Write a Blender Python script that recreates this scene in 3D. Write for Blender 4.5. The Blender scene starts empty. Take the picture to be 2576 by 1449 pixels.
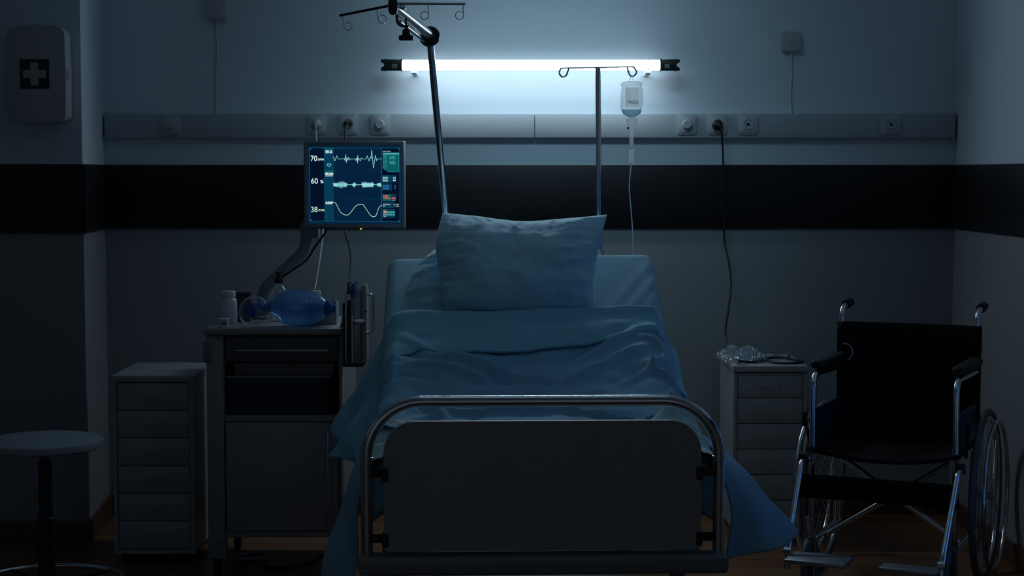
import bpy, bmesh, math, random
import numpy as np
from mathutils import Vector, Matrix, noise
random.seed(7)
sc = bpy.context.scene
COL = sc.collection
PI = math.pi

# ------------------------------------------------------------------ camera
F = 4330.0; PITCH = math.atan(286.5 / F); DW = 7.10; CH = 1.415
cam_d = bpy.data.cameras.new('camera'); cam = bpy.data.objects.new('camera', cam_d); COL.objects.link(cam)
cam.location = (0, -DW, CH); cam.rotation_euler = (PI / 2 - PITCH, 0, 0)
cam_d.sensor_width = 36; cam_d.lens = 36 * F / 2576; cam_d.clip_start = 0.05
sc.camera = cam
# ------------------------------------------------------------------ colour management
sc.view_settings.view_transform = 'Standard'; sc.view_settings.look = 'None'
sc.view_settings.exposure = 0.0; sc.view_settings.gamma = 1.0; sc.view_settings.use_curve_mapping = False
# ------------------------------------------------------------------ world and large lights
w = bpy.data.worlds.new('night'); sc.world = w; w.use_nodes = True
w.node_tree.nodes['Background'].inputs[0].default_value = (0.44, 0.55, 0.68, 1)
w.node_tree.nodes['Background'].inputs[1].default_value = 0.10
def area(name, loc, rot, sx, sy, col, power, spread=PI):
    d = bpy.data.lights.new(name, 'AREA'); d.shape = 'RECTANGLE'; d.size = sx; d.size_y = sy
    d.color = col; d.energy = power; d.spread = spread
    o = bpy.data.objects.new(name, d); COL.objects.link(o); o.location = loc; o.rotation_euler = rot
    return o
TUBE_E, TUBE_FRONT = 12.5, 72.0
# unseen blue strip light at right wall, placed for chrome streaks; no window built
area('blue_streak_light', (1.80, -1.90, 1.10), (PI/2, 0, PI/2), 0.20, 1.7, (0.04, 0.27, 1.0), 0.80)
# soft fill added overhead to light the bed from above; no lamp fixture
area('overhead_fill_light', (0.15, -2.6, 2.70), (0, 0, 0), 1.2, 0.6, (0.38, 0.76, 1.0), 0.55)
wl_ = Vector((0.15, 0, 1.50)) - Vector((0.15, -1.5, 2.66))
area('wall_fill_light', (0.15, -1.5, 2.66), wl_.to_track_quat('-Z', 'Y').to_euler(), 0.7, 0.2, (0.45, 0.80, 1.0), 1.2, math.radians(75))  # added fill aimed at the back wall to brighten it; no fixture

# ------------------------------------------------------------------ helpers
def P(px, py, D):
    a = (px - 1288.0) / F; b = -(py - 724.5) / F
    fy, fz = math.cos(PITCH), -math.sin(PITCH); uy, uz = math.sin(PITCH), math.cos(PITCH)
    d = (a, fy + b * uy, fz + b * uz); t = D / d[1]
    return Vector((a * t, -DW + D, CH + d[2] * t))
def srgb(r, g, b):
    f = lambda c: (c/255/12.92) if c/255 <= .04045 else ((c/255+.055)/1.055)**2.4
    return (f(r), f(g), f(b))
def wm(o):
    m = o.matrix_basis.copy() if o.parent is None else wm(o.parent) @ o.matrix_basis
    return m
def thing(name, loc, label, cat, rotz=0, group=None):
    o = bpy.data.objects.new(name, None); COL.objects.link(o)
    o.empty_display_size = .1
    o.location = loc; o.rotation_euler = (0, 0, rotz); o['label'] = label; o['category'] = cat
    if group: o['group'] = group
    return o
def tag(o, label, cat, group=None):
    o['label'] = label; o['category'] = cat
    if group: o['group'] = group
    return o
def dup(root, loc=None, rotz=None, label=None):
    r = root.copy(); COL.objects.link(r)
    if loc is not None: r.location = loc
    if rotz is not None: r.rotation_euler = (0, 0, rotz)
    if label: r['label'] = label
    for ch in list(root.children):
        c = ch.copy(); COL.objects.link(c); c.parent = r
        for g in list(ch.children):
            d = g.copy(); COL.objects.link(d); d.parent = c
    return r

class MB:
    def __init__(s): s.bm = bmesh.new(); s.mi = 0
    def _fin(s, faces):
        for f in faces: f.material_index = s.mi
    def box(s, c, size, bev=0.0, seg=2, rot=None):
        r = bmesh.ops.create_cube(s.bm, size=1.0); vs = r['verts']
        m = Matrix.Translation(Vector(c)) @ (rot.to_4x4() if rot is not None else Matrix()) @ Matrix.Diagonal((*size, 1))
        bmesh.ops.transform(s.bm, matrix=m, verts=vs)
        fs = {f for v in vs for f in v.link_faces}
        if bev > 0:
            es = list({e for v in vs for e in v.link_edges})
            q = bmesh.ops.bevel(s.bm, geom=es, offset=bev, segments=seg, profile=.5, affect='EDGES')
            fs = {f for f in s.bm.faces if f.is_valid and f in set(q['faces'])} | {f for f in fs if f.is_valid}
        s._fin(fs); return s
    def box2(s, a, b, bev=0.0, seg=2):
        a = Vector(a); b = Vector(b)
        return s.box((a + b) / 2, [abs(b[i] - a[i]) for i in range(3)], bev, seg)
    def tube(s, pts, r, seg=12, closed=False, caps=True, flat=None):
        pts = [Vector(p) for p in pts]; n = len(pts)
        rs = r if isinstance(r, (list, tuple)) else [r] * n
        tang = []
        for i in range(n):
            if closed: t = pts[(i+1) % n] - pts[i-1]
            elif i == 0: t = pts[1] - pts[0]
            elif i == n-1: t = pts[-1] - pts[-2]
            else: t = (pts[i+1] - pts[i]).normalized() + (pts[i] - pts[i-1]).normalized()
            tang.append(t.normalized())
        up = Vector((0, 0, 1)) if abs(tang[0].z) < .9 else Vector((0, 1, 0))
        nrm = (up - tang[0] * up.dot(tang[0])).normalized()
        rings = []
        for i in range(n):
            nrm = (nrm - tang[i] * nrm.dot(tang[i])).normalized(); bi = tang[i].cross(nrm)
            k = 1.0
            if 0 < i < n-1 and not closed:
                cs = (pts[i+1]-pts[i]).normalized().dot((pts[i]-pts[i-1]).normalized()); k = 1.0
            rings.append([s.bm.verts.new(pts[i] + (nrm * math.cos(a) * (flat or 1) + bi * math.sin(a)) * rs[i] * k)
                          for a in [2*PI*j/seg for j in range(seg)]])
        fs = []
        for i in range(n if closed else n-1):
            A = rings[i]; B = rings[(i+1) % n]
            for j in range(seg):
                fs.append(s.bm.faces.new((A[j], A[(j+1) % seg], B[(j+1) % seg], B[j])))
        if caps and not closed:
            fs.append(s.bm.faces.new(rings[0][::-1])); fs.append(s.bm.faces.new(rings[-1]))
        s._fin(fs); return s
    def lathe(s, prof, origin=(0, 0, 0), axis=(0, 0, 1), seg=32, sx=1, sy=1):
        q = Vector((0, 0, 1)).rotation_difference(Vector(axis).normalized())
        o = Vector(origin); rings = []
        for (r, z) in prof:
            if r < 1e-6: rings.append([s.bm.verts.new(o + q @ Vector((0, 0, z)))])
            else: rings.append([s.bm.verts.new(o + q @ Vector((r*sx*math.cos(2*PI*j/seg), r*sy*math.sin(2*PI*j/seg), z))) for j in range(seg)])
        fs = []
        for A, B in zip(rings[:-1], rings[1:]):
            for j in range(seg):
                if len(A) == 1 and len(B) == 1: continue
                if len(A) == 1: fs.append(s.bm.faces.new((A[0], B[j], B[(j+1) % seg])))
                elif len(B) == 1: fs.append(s.bm.faces.new((A[j], A[(j+1) % seg], B[0])))
                else: fs.append(s.bm.faces.new((A[j], A[(j+1) % seg], B[(j+1) % seg], B[j])))
        s._fin(fs); return s
    def prism(s, outline, origin, ux, uy, depth, bev=0.0):
        """outline in the plane (ux, uy) at origin, extruded along ux x uy by depth"""
        ux = Vector(ux); uy = Vector(uy); n = ux.cross(uy).normalized(); o = Vector(origin)
        a = [s.bm.verts.new(o + ux * x + uy * y) for x, y in outline]
        b = [s.bm.verts.new(o + ux * x + uy * y + n * depth) for x, y in outline]
        k = len(a); fs = [s.bm.faces.new(a[::-1]), s.bm.faces.new(b)]
        for i in range(k): fs.append(s.bm.faces.new((a[i], a[(i+1) % k], b[(i+1) % k], b[i])))
        if bev > 0:
            es = list(fs[0].edges) + list(fs[1].edges)
            q = bmesh.ops.bevel(s.bm, geom=es, offset=bev, segments=2, profile=.5, affect='EDGES')
            fs = [f for f in fs if f.is_valid] + list(q['faces'])
        s._fin(fs); return s
    def grid(s, pts):
        """pts: array [n][m][3]"""
        n = len(pts); m = len(pts[0])
        V = [[s.bm.verts.new(pts[i][j]) for j in range(m)] for i in range(n)]
        s._fin([s.bm.faces.new((V[i][j], V[i+1][j], V[i+1][j+1], V[i][j+1])) for i in range(n-1) for j in range(m-1)])
        return s
    def mesh(s, me, M):
        off = len(s.bm.verts); vs = [s.bm.verts.new(M @ v.co) for v in me.vertices]
        for p in me.polygons:
            try: s._fin([s.bm.faces.new([vs[i] for i in p.vertices])])
            except ValueError: pass
        return s
    def build(s, name, mat, parent=None, world=True, smooth=40, recalc=True):
        if recalc: bmesh.ops.recalc_face_normals(s.bm, faces=s.bm.faces)
        lim = math.radians(smooth)
        for f in s.bm.faces: f.smooth = True
        for e in s.bm.edges:
            if len(e.link_faces) == 2 and e.calc_face_angle(0) > lim: e.smooth = False
        if parent is not None and world:
            s.bm.transform(wm(parent).inverted())
        me = bpy.data.meshes.new(name); s.bm.to_mesh(me); s.bm.free()
        for m in (mat if isinstance(mat, (list, tuple)) else [mat]): me.materials.append(m)
        o = bpy.data.objects.new(name, me); COL.objects.link(o)
        if parent is not None: o.parent = parent
        return o

def spline(pts, n=8):
    """Catmull-Rom through pts"""
    pts = [Vector(p) for p in pts]; out = []
    q = [pts[0]*2 - pts[1]] + pts + [pts[-1]*2 - pts[-2]]
    for i in range(1, len(q)-2):
        for k in range(n):
            t = k / n; a, b, c, d = q[i-1], q[i], q[i+1], q[i+2]
            out.append(.5*((2*b) + (c-a)*t + (2*a-5*b+4*c-d)*t*t + (3*b-a-3*c+d)*t**3))
    out.append(pts[-1]); return out
def fillet(pts, r, n=7):
    pts = [Vector(p) for p in pts]; out = [pts[0]]
    rr = r if isinstance(r, (list, tuple)) else [r]*len(pts)
    for i in range(1, len(pts)-1):
        p = pts[i]; a = (pts[i-1]-p); b = (pts[i+1]-p); k = min(rr[i], a.length*.49, b.length*.49)
        A = p + a.normalized()*k; B = p + b.normalized()*k
        # circle-like via rational quadratic
        half = math.acos(max(-1, min(1, a.normalized().dot(b.normalized())))) / 2
        wgt = math.sin(half)
        for j in range(n+1):
            t = j/n; c0, c1, c2 = (1-t)**2, 2*t*(1-t)*wgt, t*t
            out.append((A*c0 + p*c1 + B*c2) / (c0+c1+c2))
    out.append(pts[-1]); return out
def rrect(wd, ht, r, n=6, rb=None):
    """rounded rectangle outline centred at 0; r top corners, rb bottom corners"""
    rb = r if rb is None else rb; out = []
    for cx, cy, a0, q in ((wd/2-r, ht/2-r, 0, r), (-wd/2+r, ht/2-r, PI/2, r), (-wd/2+rb, -ht/2+rb, PI, rb), (wd/2-rb, -ht/2+rb, 1.5*PI, rb)):
        for j in range(n+1):
            a = a0 + PI/2*j/n; out.append((cx + q*math.cos(a), cy + q*math.sin(a)))
    return out

# ------------------------------------------------------------------ materials
def nodes(name):
    m = bpy.data.materials.new(name); m.use_nodes = True
    return m, m.node_tree, m.node_tree.nodes['Principled BSDF']
def mat(name, col, rough=.5, metal=0, var=.06, vscale=6, bump=0, bscale=200, coat=0, spec=None, alpha=None, trans=0, sheen=0, sub=0):
    m, nt, b = nodes(name); L = nt.links
    tc = nt.nodes.new('ShaderNodeTexCoord')
    nz = nt.nodes.new('ShaderNodeTexNoise'); nz.inputs['Scale'].default_value = vscale; nz.inputs['Detail'].default_value = 4
    L.new(tc.outputs['Object'], nz.inputs['Vector'])
    mx = nt.nodes.new('ShaderNodeMix'); mx.data_type = 'RGBA'
    mx.inputs['A'].default_value = (*[c*(1-var) for c in col], 1); mx.inputs['B'].default_value = (*[min(1, c*(1+var)) for c in col], 1)
    L.new(nz.outputs['Fac'], mx.inputs['Factor']); L.new(mx.outputs['Result'], b.inputs['Base Color'])
    b.inputs['Roughness'].default_value = rough; b.inputs['Metallic'].default_value = metal
    if coat: b.inputs['Coat Weight'].default_value = coat
    if spec is not None: b.inputs['Specular IOR Level'].default_value = spec
    if alpha is not None: b.inputs['Alpha'].default_value = alpha
    if trans: b.inputs['Transmission Weight'].default_value = trans; b.inputs['IOR'].default_value = 1.12
    if sheen: b.inputs['Sheen Weight'].default_value = sheen; b.inputs['Sheen Roughness'].default_value = .5
    if sub: b.inputs['Subsurface Weight'].default_value = sub; b.inputs['Subsurface Radius'].default_value = (.02, .02, .02)
    if bump:
        n2 = nt.nodes.new('ShaderNodeTexNoise'); n2.inputs['Scale'].default_value = bscale; n2.inputs['Detail'].default_value = 3
        L.new(tc.outputs['Object'], n2.inputs['Vector'])
        bp = nt.nodes.new('ShaderNodeBump'); bp.inputs['Strength'].default_value = bump; bp.inputs['Distance'].default_value = .002
        L.new(n2.outputs['Fac'], bp.inputs['Height']); L.new(bp.outputs['Normal'], b.inputs['Normal'])
    return m
def fabric(name, col, var=.05, wr=.35, rough=.85, glow=0):
    """woven cloth: colour mottling, crumple bump and a fine weave"""
    m = mat(name, col, rough=rough, var=var, vscale=9, spec=.2, sheen=.15)
    nt = m.node_tree; b = nt.nodes['Principled BSDF']; L = nt.links
    if glow: b.inputs['Subsurface Weight'].default_value = glow; b.inputs['Subsurface Radius'].default_value = (1, 1, 1); b.inputs['Subsurface Scale'].default_value = .035
    tc = nt.nodes.new('ShaderNodeTexCoord')
    n1 = nt.nodes.new('ShaderNodeTexNoise'); n1.inputs['Scale'].default_value = 22; n1.inputs['Detail'].default_value = 5; n1.inputs['Distortion'].default_value = .8
    n2 = nt.nodes.new('ShaderNodeTexNoise'); n2.inputs['Scale'].default_value = 900; n2.inputs['Detail'].default_value = 1
    for n in (n1, n2): L.new(tc.outputs['Object'], n.inputs['Vector'])
    b1 = nt.nodes.new('ShaderNodeBump'); b1.inputs['Strength'].default_value = wr; b1.inputs['Distance'].default_value = .006
    b2 = nt.nodes.new('ShaderNodeBump'); b2.inputs['Strength'].default_value = .15; b2.inputs['Distance'].default_value = .0006
    L.new(n1.outputs['Fac'], b1.inputs['Height']); L.new(n2.outputs['Fac'], b2.inputs['Height'])
    L.new(b1.outputs['Normal'], b2.inputs['Normal']); L.new(b2.outputs['Normal'], b.inputs['Normal'])
    return m
def emit(name, col, s=1.0):
    m = bpy.data.materials.new(name); m.use_nodes = True; nt = m.node_tree; nt.nodes.clear()
    e = nt.nodes.new('ShaderNodeEmission'); o = nt.nodes.new('ShaderNodeOutputMaterial')
    e.inputs[0].default_value = (*col, 1); e.inputs[1].default_value = s; nt.links.new(e.outputs[0], o.inputs[0])
    return m
def clear_plastic(name, col, fac, rough=.15, gloss=.5):
    """thin translucent plastic: mix of see-through, translucent and glossy"""
    m = bpy.data.materials.new(name); m.use_nodes = True; nt = m.node_tree; nt.nodes.clear(); L = nt.links
    o = nt.nodes.new('ShaderNodeOutputMaterial'); tr = nt.nodes.new('ShaderNodeBsdfTransparent')
    df = nt.nodes.new('ShaderNodeBsdfTranslucent'); d2 = nt.nodes.new('ShaderNodeBsdfDiffuse'); gl = nt.nodes.new('ShaderNodeBsdfGlossy')
    nz = nt.nodes.new('ShaderNodeTexNoise'); nz.inputs['Scale'].default_value = 30
    bp = nt.nodes.new('ShaderNodeBump'); bp.inputs['Strength'].default_value = .2; bp.inputs['Distance'].default_value = .002
    L.new(nz.outputs['Fac'], bp.inputs['Height'])
    tr.inputs[0].default_value = (*[min(1, .55 + .45*c) for c in col], 1)
    for x in (df, d2): x.inputs[0].default_value = (*col, 1)
    gl.inputs['Roughness'].default_value = rough; gl.inputs[0].default_value = (.9, .95, 1, 1)
    L.new(bp.outputs['Normal'], gl.inputs['Normal'])
    a = nt.nodes.new('ShaderNodeMixShader'); b = nt.nodes.new('ShaderNodeMixShader'); c = nt.nodes.new('ShaderNodeMixShader')
    a.inputs[0].default_value = .5; L.new(df.outputs[0], a.inputs[1]); L.new(d2.outputs[0], a.inputs[2])
    b.inputs[0].default_value = fac; L.new(tr.outputs[0], b.inputs[1]); L.new(a.outputs[0], b.inputs[2])
    lw = nt.nodes.new('ShaderNodeLayerWeight'); lw.inputs[0].default_value = .35
    mm = nt.nodes.new('ShaderNodeMath'); mm.operation = 'MULTIPLY_ADD'; mm.inputs[1].default_value = gloss; mm.inputs[2].default_value = .1*gloss
    L.new(lw.outputs['Fresnel'], mm.inputs[0]); L.new(mm.outputs[0], c.inputs[0])
    L.new(b.outputs[0], c.inputs[1]); L.new(gl.outputs[0], c.inputs[2]); L.new(c.outputs[0], o.inputs[0])
    return m

WALLC = (.66, .74, .80)
def wall_mat(name, split=True):
    m, nt, b = nodes(name); L = nt.links
    geo = nt.nodes.new('ShaderNodeNewGeometry'); sp = nt.nodes.new('ShaderNodeSeparateXYZ'); L.new(geo.outputs['Position'], sp.inputs[0])
    cmp_ = nt.nodes.new('ShaderNodeMath'); cmp_.operation = 'GREATER_THAN'; cmp_.inputs[1].default_value = 1.30 if split else -5
    L.new(sp.outputs['Z'], cmp_.inputs[0])
    mx = nt.nodes.new('ShaderNodeMix'); mx.data_type = 'RGBA'
    mx.inputs['A'].default_value = (.30, .31, .325, 1); mx.inputs['B'].default_value = (*WALLC, 1)
    L.new(cmp_.outputs[0], mx.inputs['Factor'])
    nz = nt.nodes.new('ShaderNodeTexNoise'); nz.inputs['Scale'].default_value = 1.3; nz.inputs['Detail'].default_value = 5
    L.new(geo.outputs['Position'], nz.inputs['Vector'])
    mr = nt.nodes.new('ShaderNodeMapRange'); mr.inputs['To Min'].default_value = .92; mr.inputs['To Max'].default_value = 1.06; L.new(nz.outputs['Fac'], mr.inputs['Value'])
    ml = nt.nodes.new('ShaderNodeMix'); ml.data_type = 'RGBA'; ml.blend_type = 'MULTIPLY'; ml.inputs['Factor'].default_value = 1
    L.new(mx.outputs['Result'], ml.inputs['A']); L.new(mr.outputs[0], ml.inputs['B']); L.new(ml.outputs['Result'], b.inputs['Base Color'])
    b.inputs['Roughness'].default_value = .7; b.inputs['Specular IOR Level'].default_value = .2
    n2 = nt.nodes.new('ShaderNodeTexNoise'); n2.inputs['Scale'].default_value = 120; L.new(geo.outputs['Position'], n2.inputs['Vector'])
    bp = nt.nodes.new('ShaderNodeBump'); bp.inputs['Strength'].default_value = .06; bp.inputs['Distance'].default_value = .001
    L.new(n2.outputs['Fac'], bp.inputs['Height']); L.new(bp.outputs['Normal'], b.inputs['Normal'])
    return m
def floor_mat():
    m, nt, b = nodes('laminate floor'); L = nt.links
    geo = nt.nodes.new('ShaderNodeNewGeometry')
    br = nt.nodes.new('ShaderNodeTexBrick'); br.inputs['Scale'].default_value = 1; br.inputs['Brick Width'].default_value = 1.2; br.inputs['Row Height'].default_value = .14
    br.inputs['Mortar Size'].default_value = .002; br.inputs['Color1'].default_value = (.25, .105, .048, 1); br.inputs['Color2'].default_value = (.33, .15, .07, 1); br.inputs['Mortar'].default_value = (.05, .02, .01, 1)
    L.new(geo.outputs['Position'], br.inputs['Vector'])
    mp = nt.nodes.new('ShaderNodeMapping'); mp.inputs['Scale'].default_value = (3, 40, 1); L.new(geo.outputs['Position'], mp.inputs[0])
    nz = nt.nodes.new('ShaderNodeTexNoise'); nz.inputs['Scale'].default_value = 1; nz.inputs['Detail'].default_value = 6; L.new(mp.outputs[0], nz.inputs['Vector'])
    ml = nt.nodes.new('ShaderNodeMix'); ml.data_type = 'RGBA'; ml.blend_type = 'MULTIPLY'; ml.inputs['Factor'].default_value = .5
    L.new(br.outputs['Color'], ml.inputs['A']); L.new(nz.outputs['Color'], ml.inputs['B']); L.new(ml.outputs['Result'], b.inputs['Base Color'])
    b.inputs['Roughness'].default_value = .38
    return m

M = {
 'wall': wall_mat('wall paint, white over grey'), 'ceil': mat('ceiling paint', (.62, .68, .72), .8, var=.03),
 'floor': floor_mat(), 'band': mat('black wall panel', (.010, .010, .012), .45, var=.15, spec=.35),
 'base': mat('wooden baseboard', (.13, .06, .032), .5, var=.3, vscale=14),
 'trunk': mat('white duct plastic', (.42, .45, .48), .4, var=.03), 'plate': mat('switch plate plastic', (.45, .48, .51), .35, var=.03),
 'dark': mat('black plastic', (.012, .013, .015), .45, var=.2), 'rubber': mat('black rubber', (.015, .015, .017), .6, var=.2),
 'capgreen': mat('dark green black plastic', (.006, .014, .012), .4, var=.2),
 'chrome': mat('chrome', (.78, .80, .83), .13, 1, var=.03), 'steel': mat('brushed steel', (.55, .57, .60), .32, 1, var=.08, vscale=40),
 'satin': mat('satin chrome', (.86, .88, .90), .30, 1, var=.03),
 'alu': mat('satin aluminium', (.45, .47, .50), .42, .85, var=.05),
 'white': mat('white enamel', (.43, .43, .44), .35, var=.03), 'whitep': mat('white plastic', (.72, .76, .80), .4, var=.03, sub=.1),
 'greye': mat('grey white enamel', (.33, .335, .335), .38, var=.04),
 'drawerdark': mat('dark grey drawer front', (.12, .125, .13), .45, var=.08),
 'panel': mat('grey footboard laminate', (.42, .41, .42), .45, var=.04),
 'beam': mat('grey plastic beam', (.27, .28, .29), .5, var=.05),
 'brown': mat('brown black bracket plastic', (.03, .018, .016), .5, var=.15),
 'bezel': mat('grey monitor bezel', (.22, .25, .29), .42, var=.04), 'armgrey': mat('grey painted arm', (.22, .24, .26), .4, var=.05),
 'pillow': fabric('pillowcase cotton', (.46, .76, .90), wr=.5, glow=.6), 'sheet': fabric('fitted sheet cotton', (.30, .56, .68), wr=.12),
 'bsheet': fabric('pale bed sheet cotton', (.58, .78, .82), wr=.4),
 'blanket': fabric('blanket cotton', (.28, .54, .74), wr=.22), 'fold': fabric('blanket lining cotton', (.27, .60, .76), wr=.18),
 'blackfab': mat('black nylon', (.006, .006, .007), .75, var=.2, bump=.2, bscale=500, spec=.2),
 'bluefab': mat('navy vinyl side panel', (.012, .028, .06), .5, var=.2), 'tire': mat('grey solid tyre', (.13, .135, .14), .55, var=.1),
 'bvm': clear_plastic('blue silicone', (.17, .46, .84), .58), 'bvmd': mat('blue valve plastic', (.02, .13, .50), .3, var=.08),
 'clear': clear_plastic('clear plastic', (.75, .82, .86), .10), 'bagp': clear_plastic('crinkled clear film', (.62, .72, .78), .22, .1),
 'bottle': clear_plastic('milky plastic bottle', (.95, .96, .96), .28, .2, .12), 'liquid': clear_plastic('saline', (.50, .68, .82), .45, .1, .15),
 'milk': clear_plastic('backlit white plastic', (.95, .96, .97), .62, .4, .08),
 'tubing': clear_plastic('infusion tube', (.62, .74, .85), .5, .1), 'label': clear_plastic('thin paper label', (.92, .92, .90), .6, .5, .05),
 'binblue': mat('dark blue bin plastic', (.005, .012, .06), .4, var=.1), 'binclear': clear_plastic('smoked bin plastic', (.10, .12, .16), .35),
 'cablew': mat('white cable', (.50, .52, .54), .5), 'cablek': mat('black cable', (.008, .008, .009), .4),
 'green': mat('dark green sign ink', (.004, .022, .012), .5), 'blueplastic': mat('blue plastic', (.02, .12, .45), .4),
 'stool': mat('pale grey vinyl', (.42, .46, .50), .5, var=.04), 'red': mat('red plastic', (.45, .03, .03), .4),
 'conduit': mat('painted conduit', (.62, .68, .73), .5, var=.03), 'print': mat('grey print ink', (.42, .52, .60), .6),
}

# ================================================================== THE SETTING
def struct(mb, name, m, parent=None):
    o = mb.build(name, m, parent); 
    if parent is None: o['kind'] = 'structure'
    return o
XR = P(2402, 400, DW).x              # right wall
PD = DW / 1.085                      # pillar face distance
XP = P(208, 438, PD).x; XC = P(263, 438, DW).x
ZC = 2.75; YF = -8.2; XL = -3.2
struct(MB().box2((XL, YF, -.06), (XR + .12, .12, 0)), 'floor', M['floor'])
struct(MB().box2((XL, YF, ZC), (XR + .12, .12, ZC + .06)), 'ceiling', M['ceil'])
struct(MB().box2((XC, 0, 0), (XR + .12, .12, ZC)), 'wall_back', M['wall'])
struct(MB().box2((XR, YF, 0), (XR + .12, 0, ZC)), 'wall_right', M['wall'])
struct(MB().box2((XL - .12, YF, 0), (XL, .12, ZC)), 'wall_far_left', M['wall'])
# the pillar that closes the room on the left
ZB1 = P(1288, 415, DW).z; ZB0 = P(1288, 574.5, DW).z
out = [(XL, 0.12), (XL, -DW + PD), (XP, -DW + PD), (XC, 0), (XC, .12)]
pm = MB().prism([(x, y) for x, y in out], (0, 0, 0), (1, 0, 0), (0, 1, 0), ZC)
struct(pm, 'wall_left', M['wall'])
T = .012
struct(MB().box2((XC, -T, ZB0), (XR, 0, ZB1), .003), 'trim_1', M['band'])
struct(MB().box2((XR - T, YF, ZB0), (XR, -T, ZB1), .003), 'trim_2', M['band'])
Yp = -DW + PD
dr = Vector((XP - XC, Yp, 0)).normalized(); nn = Vector((-dr.y, dr.x, 0)) * 1
if nn.x < 0: nn = -nn
a = Vector((XC, -T, 0)); b_ = Vector((XP, Yp, 0)); q = [a, b_ + dr*T, b_ + dr*T + nn*T, a + nn*T]
struct(MB().prism([(v.x, v.y) for v in q], (0, 0, ZB0), (1, 0, 0), (0, 1, 0), ZB1 - ZB0), 'trim_3', M['band'])
struct(MB().box2((XL, Yp - T, ZB0), (XP, Yp, ZB1), .003), 'trim_4', M['band'])
BH = .085
struct(MB().box2((XC, -.014, 0), (XR, 0, BH), .004), 'baseboard_back', M['base'])
struct(MB().box2((XR - .014, YF, 0), (XR, -.014, BH), .004), 'baseboard_right', M['base'])
q = [Vector((XC, -.014, 0)), b_ + dr*.014, b_ + dr*.014 + nn*.014, Vector((XC, -.014, 0)) + nn*.014]
struct(MB().prism([(v.x, v.y) for v in q], (0, 0, 0), (1, 0, 0), (0, 1, 0), BH), 'baseboard_return', M['base'])
struct(MB().box2((XL, Yp - .014, 0), (XP, Yp, BH), .004), 'baseboard_left', M['base'])

# ---- cable duct along the wall
TD = .038
def ZW(py, D=DW): return P(1288, py, D).z
zt, zb = ZW(286, DW-TD), ZW(347, DW-TD)
t = thing('cable_duct', (0, -TD/2, zb), 'long white plastic cable duct running across the back wall under the lamp', 'cable duct')
xs = P(1345, 315, DW-TD).x; x0 = P(262, 315, DW-TD).x; x1 = P(2396, 315, DW-TD).x
MB().box2((x0, -TD, zb), (xs - .0008, 0, zt), .004).build('duct_cover', M['trunk'], t)
MB().box2((xs + .0008, -TD, zb), (x1, 0, zt), .004).build('duct_cover', M['trunk'], t)
MB().box2((x1 - .001, -TD - .003, zb - .003), (x1 + .012, 0, zt + .003), .003).build('end_cap', M['trunk'], t)

def plate(px, kind, name, label, cat, grp=None):
    c = P(px, 313, DW - TD); s = .081
    t = thing(name, (c.x, -TD, c.z), label, cat, 0, grp)
    y = -TD
    MB().prism(rrect(s, s, .010), (c.x, y, c.z), (1, 0, 0), (0, 0, 1), .008, .003).build('plate', M['plate'], t)
    MB().prism(rrect(s*.78, s*.78, .006), (c.x, y - .006, c.z), (1, 0, 0), (0, 0, 1), .006, .0025).build('inner_frame', M['plate'], t)
    if kind == 'dimmer':
        MB().lathe([(0.0, .022), (.016, .022), (.0185, .019), (.0195, 0), (0, 0)], (c.x, y-.012, c.z), (0, -1, 0), 36).build('knob', M['plate'], t)
    else:
        MB().lathe([(.0215, 0), (.0225, .003), (.0205, .004), (.0195, -.002), (.0, -.002)], (c.x, y-.012, c.z), (0, -1, 0), 36).build('socket', M['plate'], t)
        mb = MB()
        if kind == 'aerial':
            mb.prism([(-.0065, -.005), (.0065, -.005), (.006, .001), (0, .008), (-.006, .001)], (c.x, y-.0125, c.z), (1, 0, 0), (0, 0, 1), .0015)
        else:
            for sx in (-.0095, .0095): mb.lathe([(.0025, .0), (.0025, .0015), (0, .0015)], (c.x+sx, y-.0105, c.z), (0, -1, 0), 12)
        mb.build('hole', M['dark'], t)
    return t, c
# prism normal check: ux x uy = (1,0,0)x(0,0,1) = (0,-1,0): towards the room
plate(430, 'dimmer', 'dimmer_switch', 'round dimmer switch alone at the left end of the cable duct', 'switch')
plate(797, 'sock', 'wall_socket', 'wall socket with a white plug above the monitor', 'socket')
plate(876, 'sock', 'wall_socket', 'wall socket with a dark plug above the monitor', 'socket')
plate(956, 'dimmer', 'dimmer_switch', 'round dimmer switch just right of the sockets above the monitor', 'switch')
plate(1727, 'dimmer', 'dimmer_switch', 'round dimmer switch on the duct right of the drip bottle', 'switch')
plate(1804, 'sock', 'wall_socket', 'wall socket holding the round black plug on the right', 'socket')
plate(1881, 'aerial', 'wall_socket', 'empty wall socket just right of the black plug', 'socket')
plate(2240, 'aerial', 'wall_socket', 'empty wall socket near the right end of the duct', 'socket')

# ---- junction boxes with conduit
def jbox(px, y0, y1, w_, label, ccx, cb):
    D = DW - .035; a = P(px - w_/2, y0, D); b = P(px + w_/2, y1, D)
    t = thing('junction_box', (P(px, 0, D).x, 0, b.z), label, 'junction box')
    MB().box2((a.x, -.035, b.z), (b.x, 0, a.z), .004).build('box_cover', M['plate'], t)
    for sx, z in ((a.x+.007, a.z-.007), (b.x-.007, b.z+.008)): MB().lathe([(.0022, 0), (.0022, .001), (0, .001)], (sx, -.035, z), (0, -1, 0), 10).build('screw', M['dark'], t)
    c0 = P(ccx, y1, DW - .006); c1 = P(ccx, cb, DW - .006)
    k = MB().tube(spline([(c0.x+.001, -.006, b.z), (c0.x + .002, -.0065, (b.z*2+c1.z)/3), (c0.x-.002, -.0065, (b.z+2*c1.z)/3), (c1.x, -.006, zt)], 8), .0052, 10).build('wall_conduit', M['conduit'])
    tag(k, 'thin white cable run from the ' + ('left' if px < 1000 else 'right') + ' junction box down to the duct', 'conduit')
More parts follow.
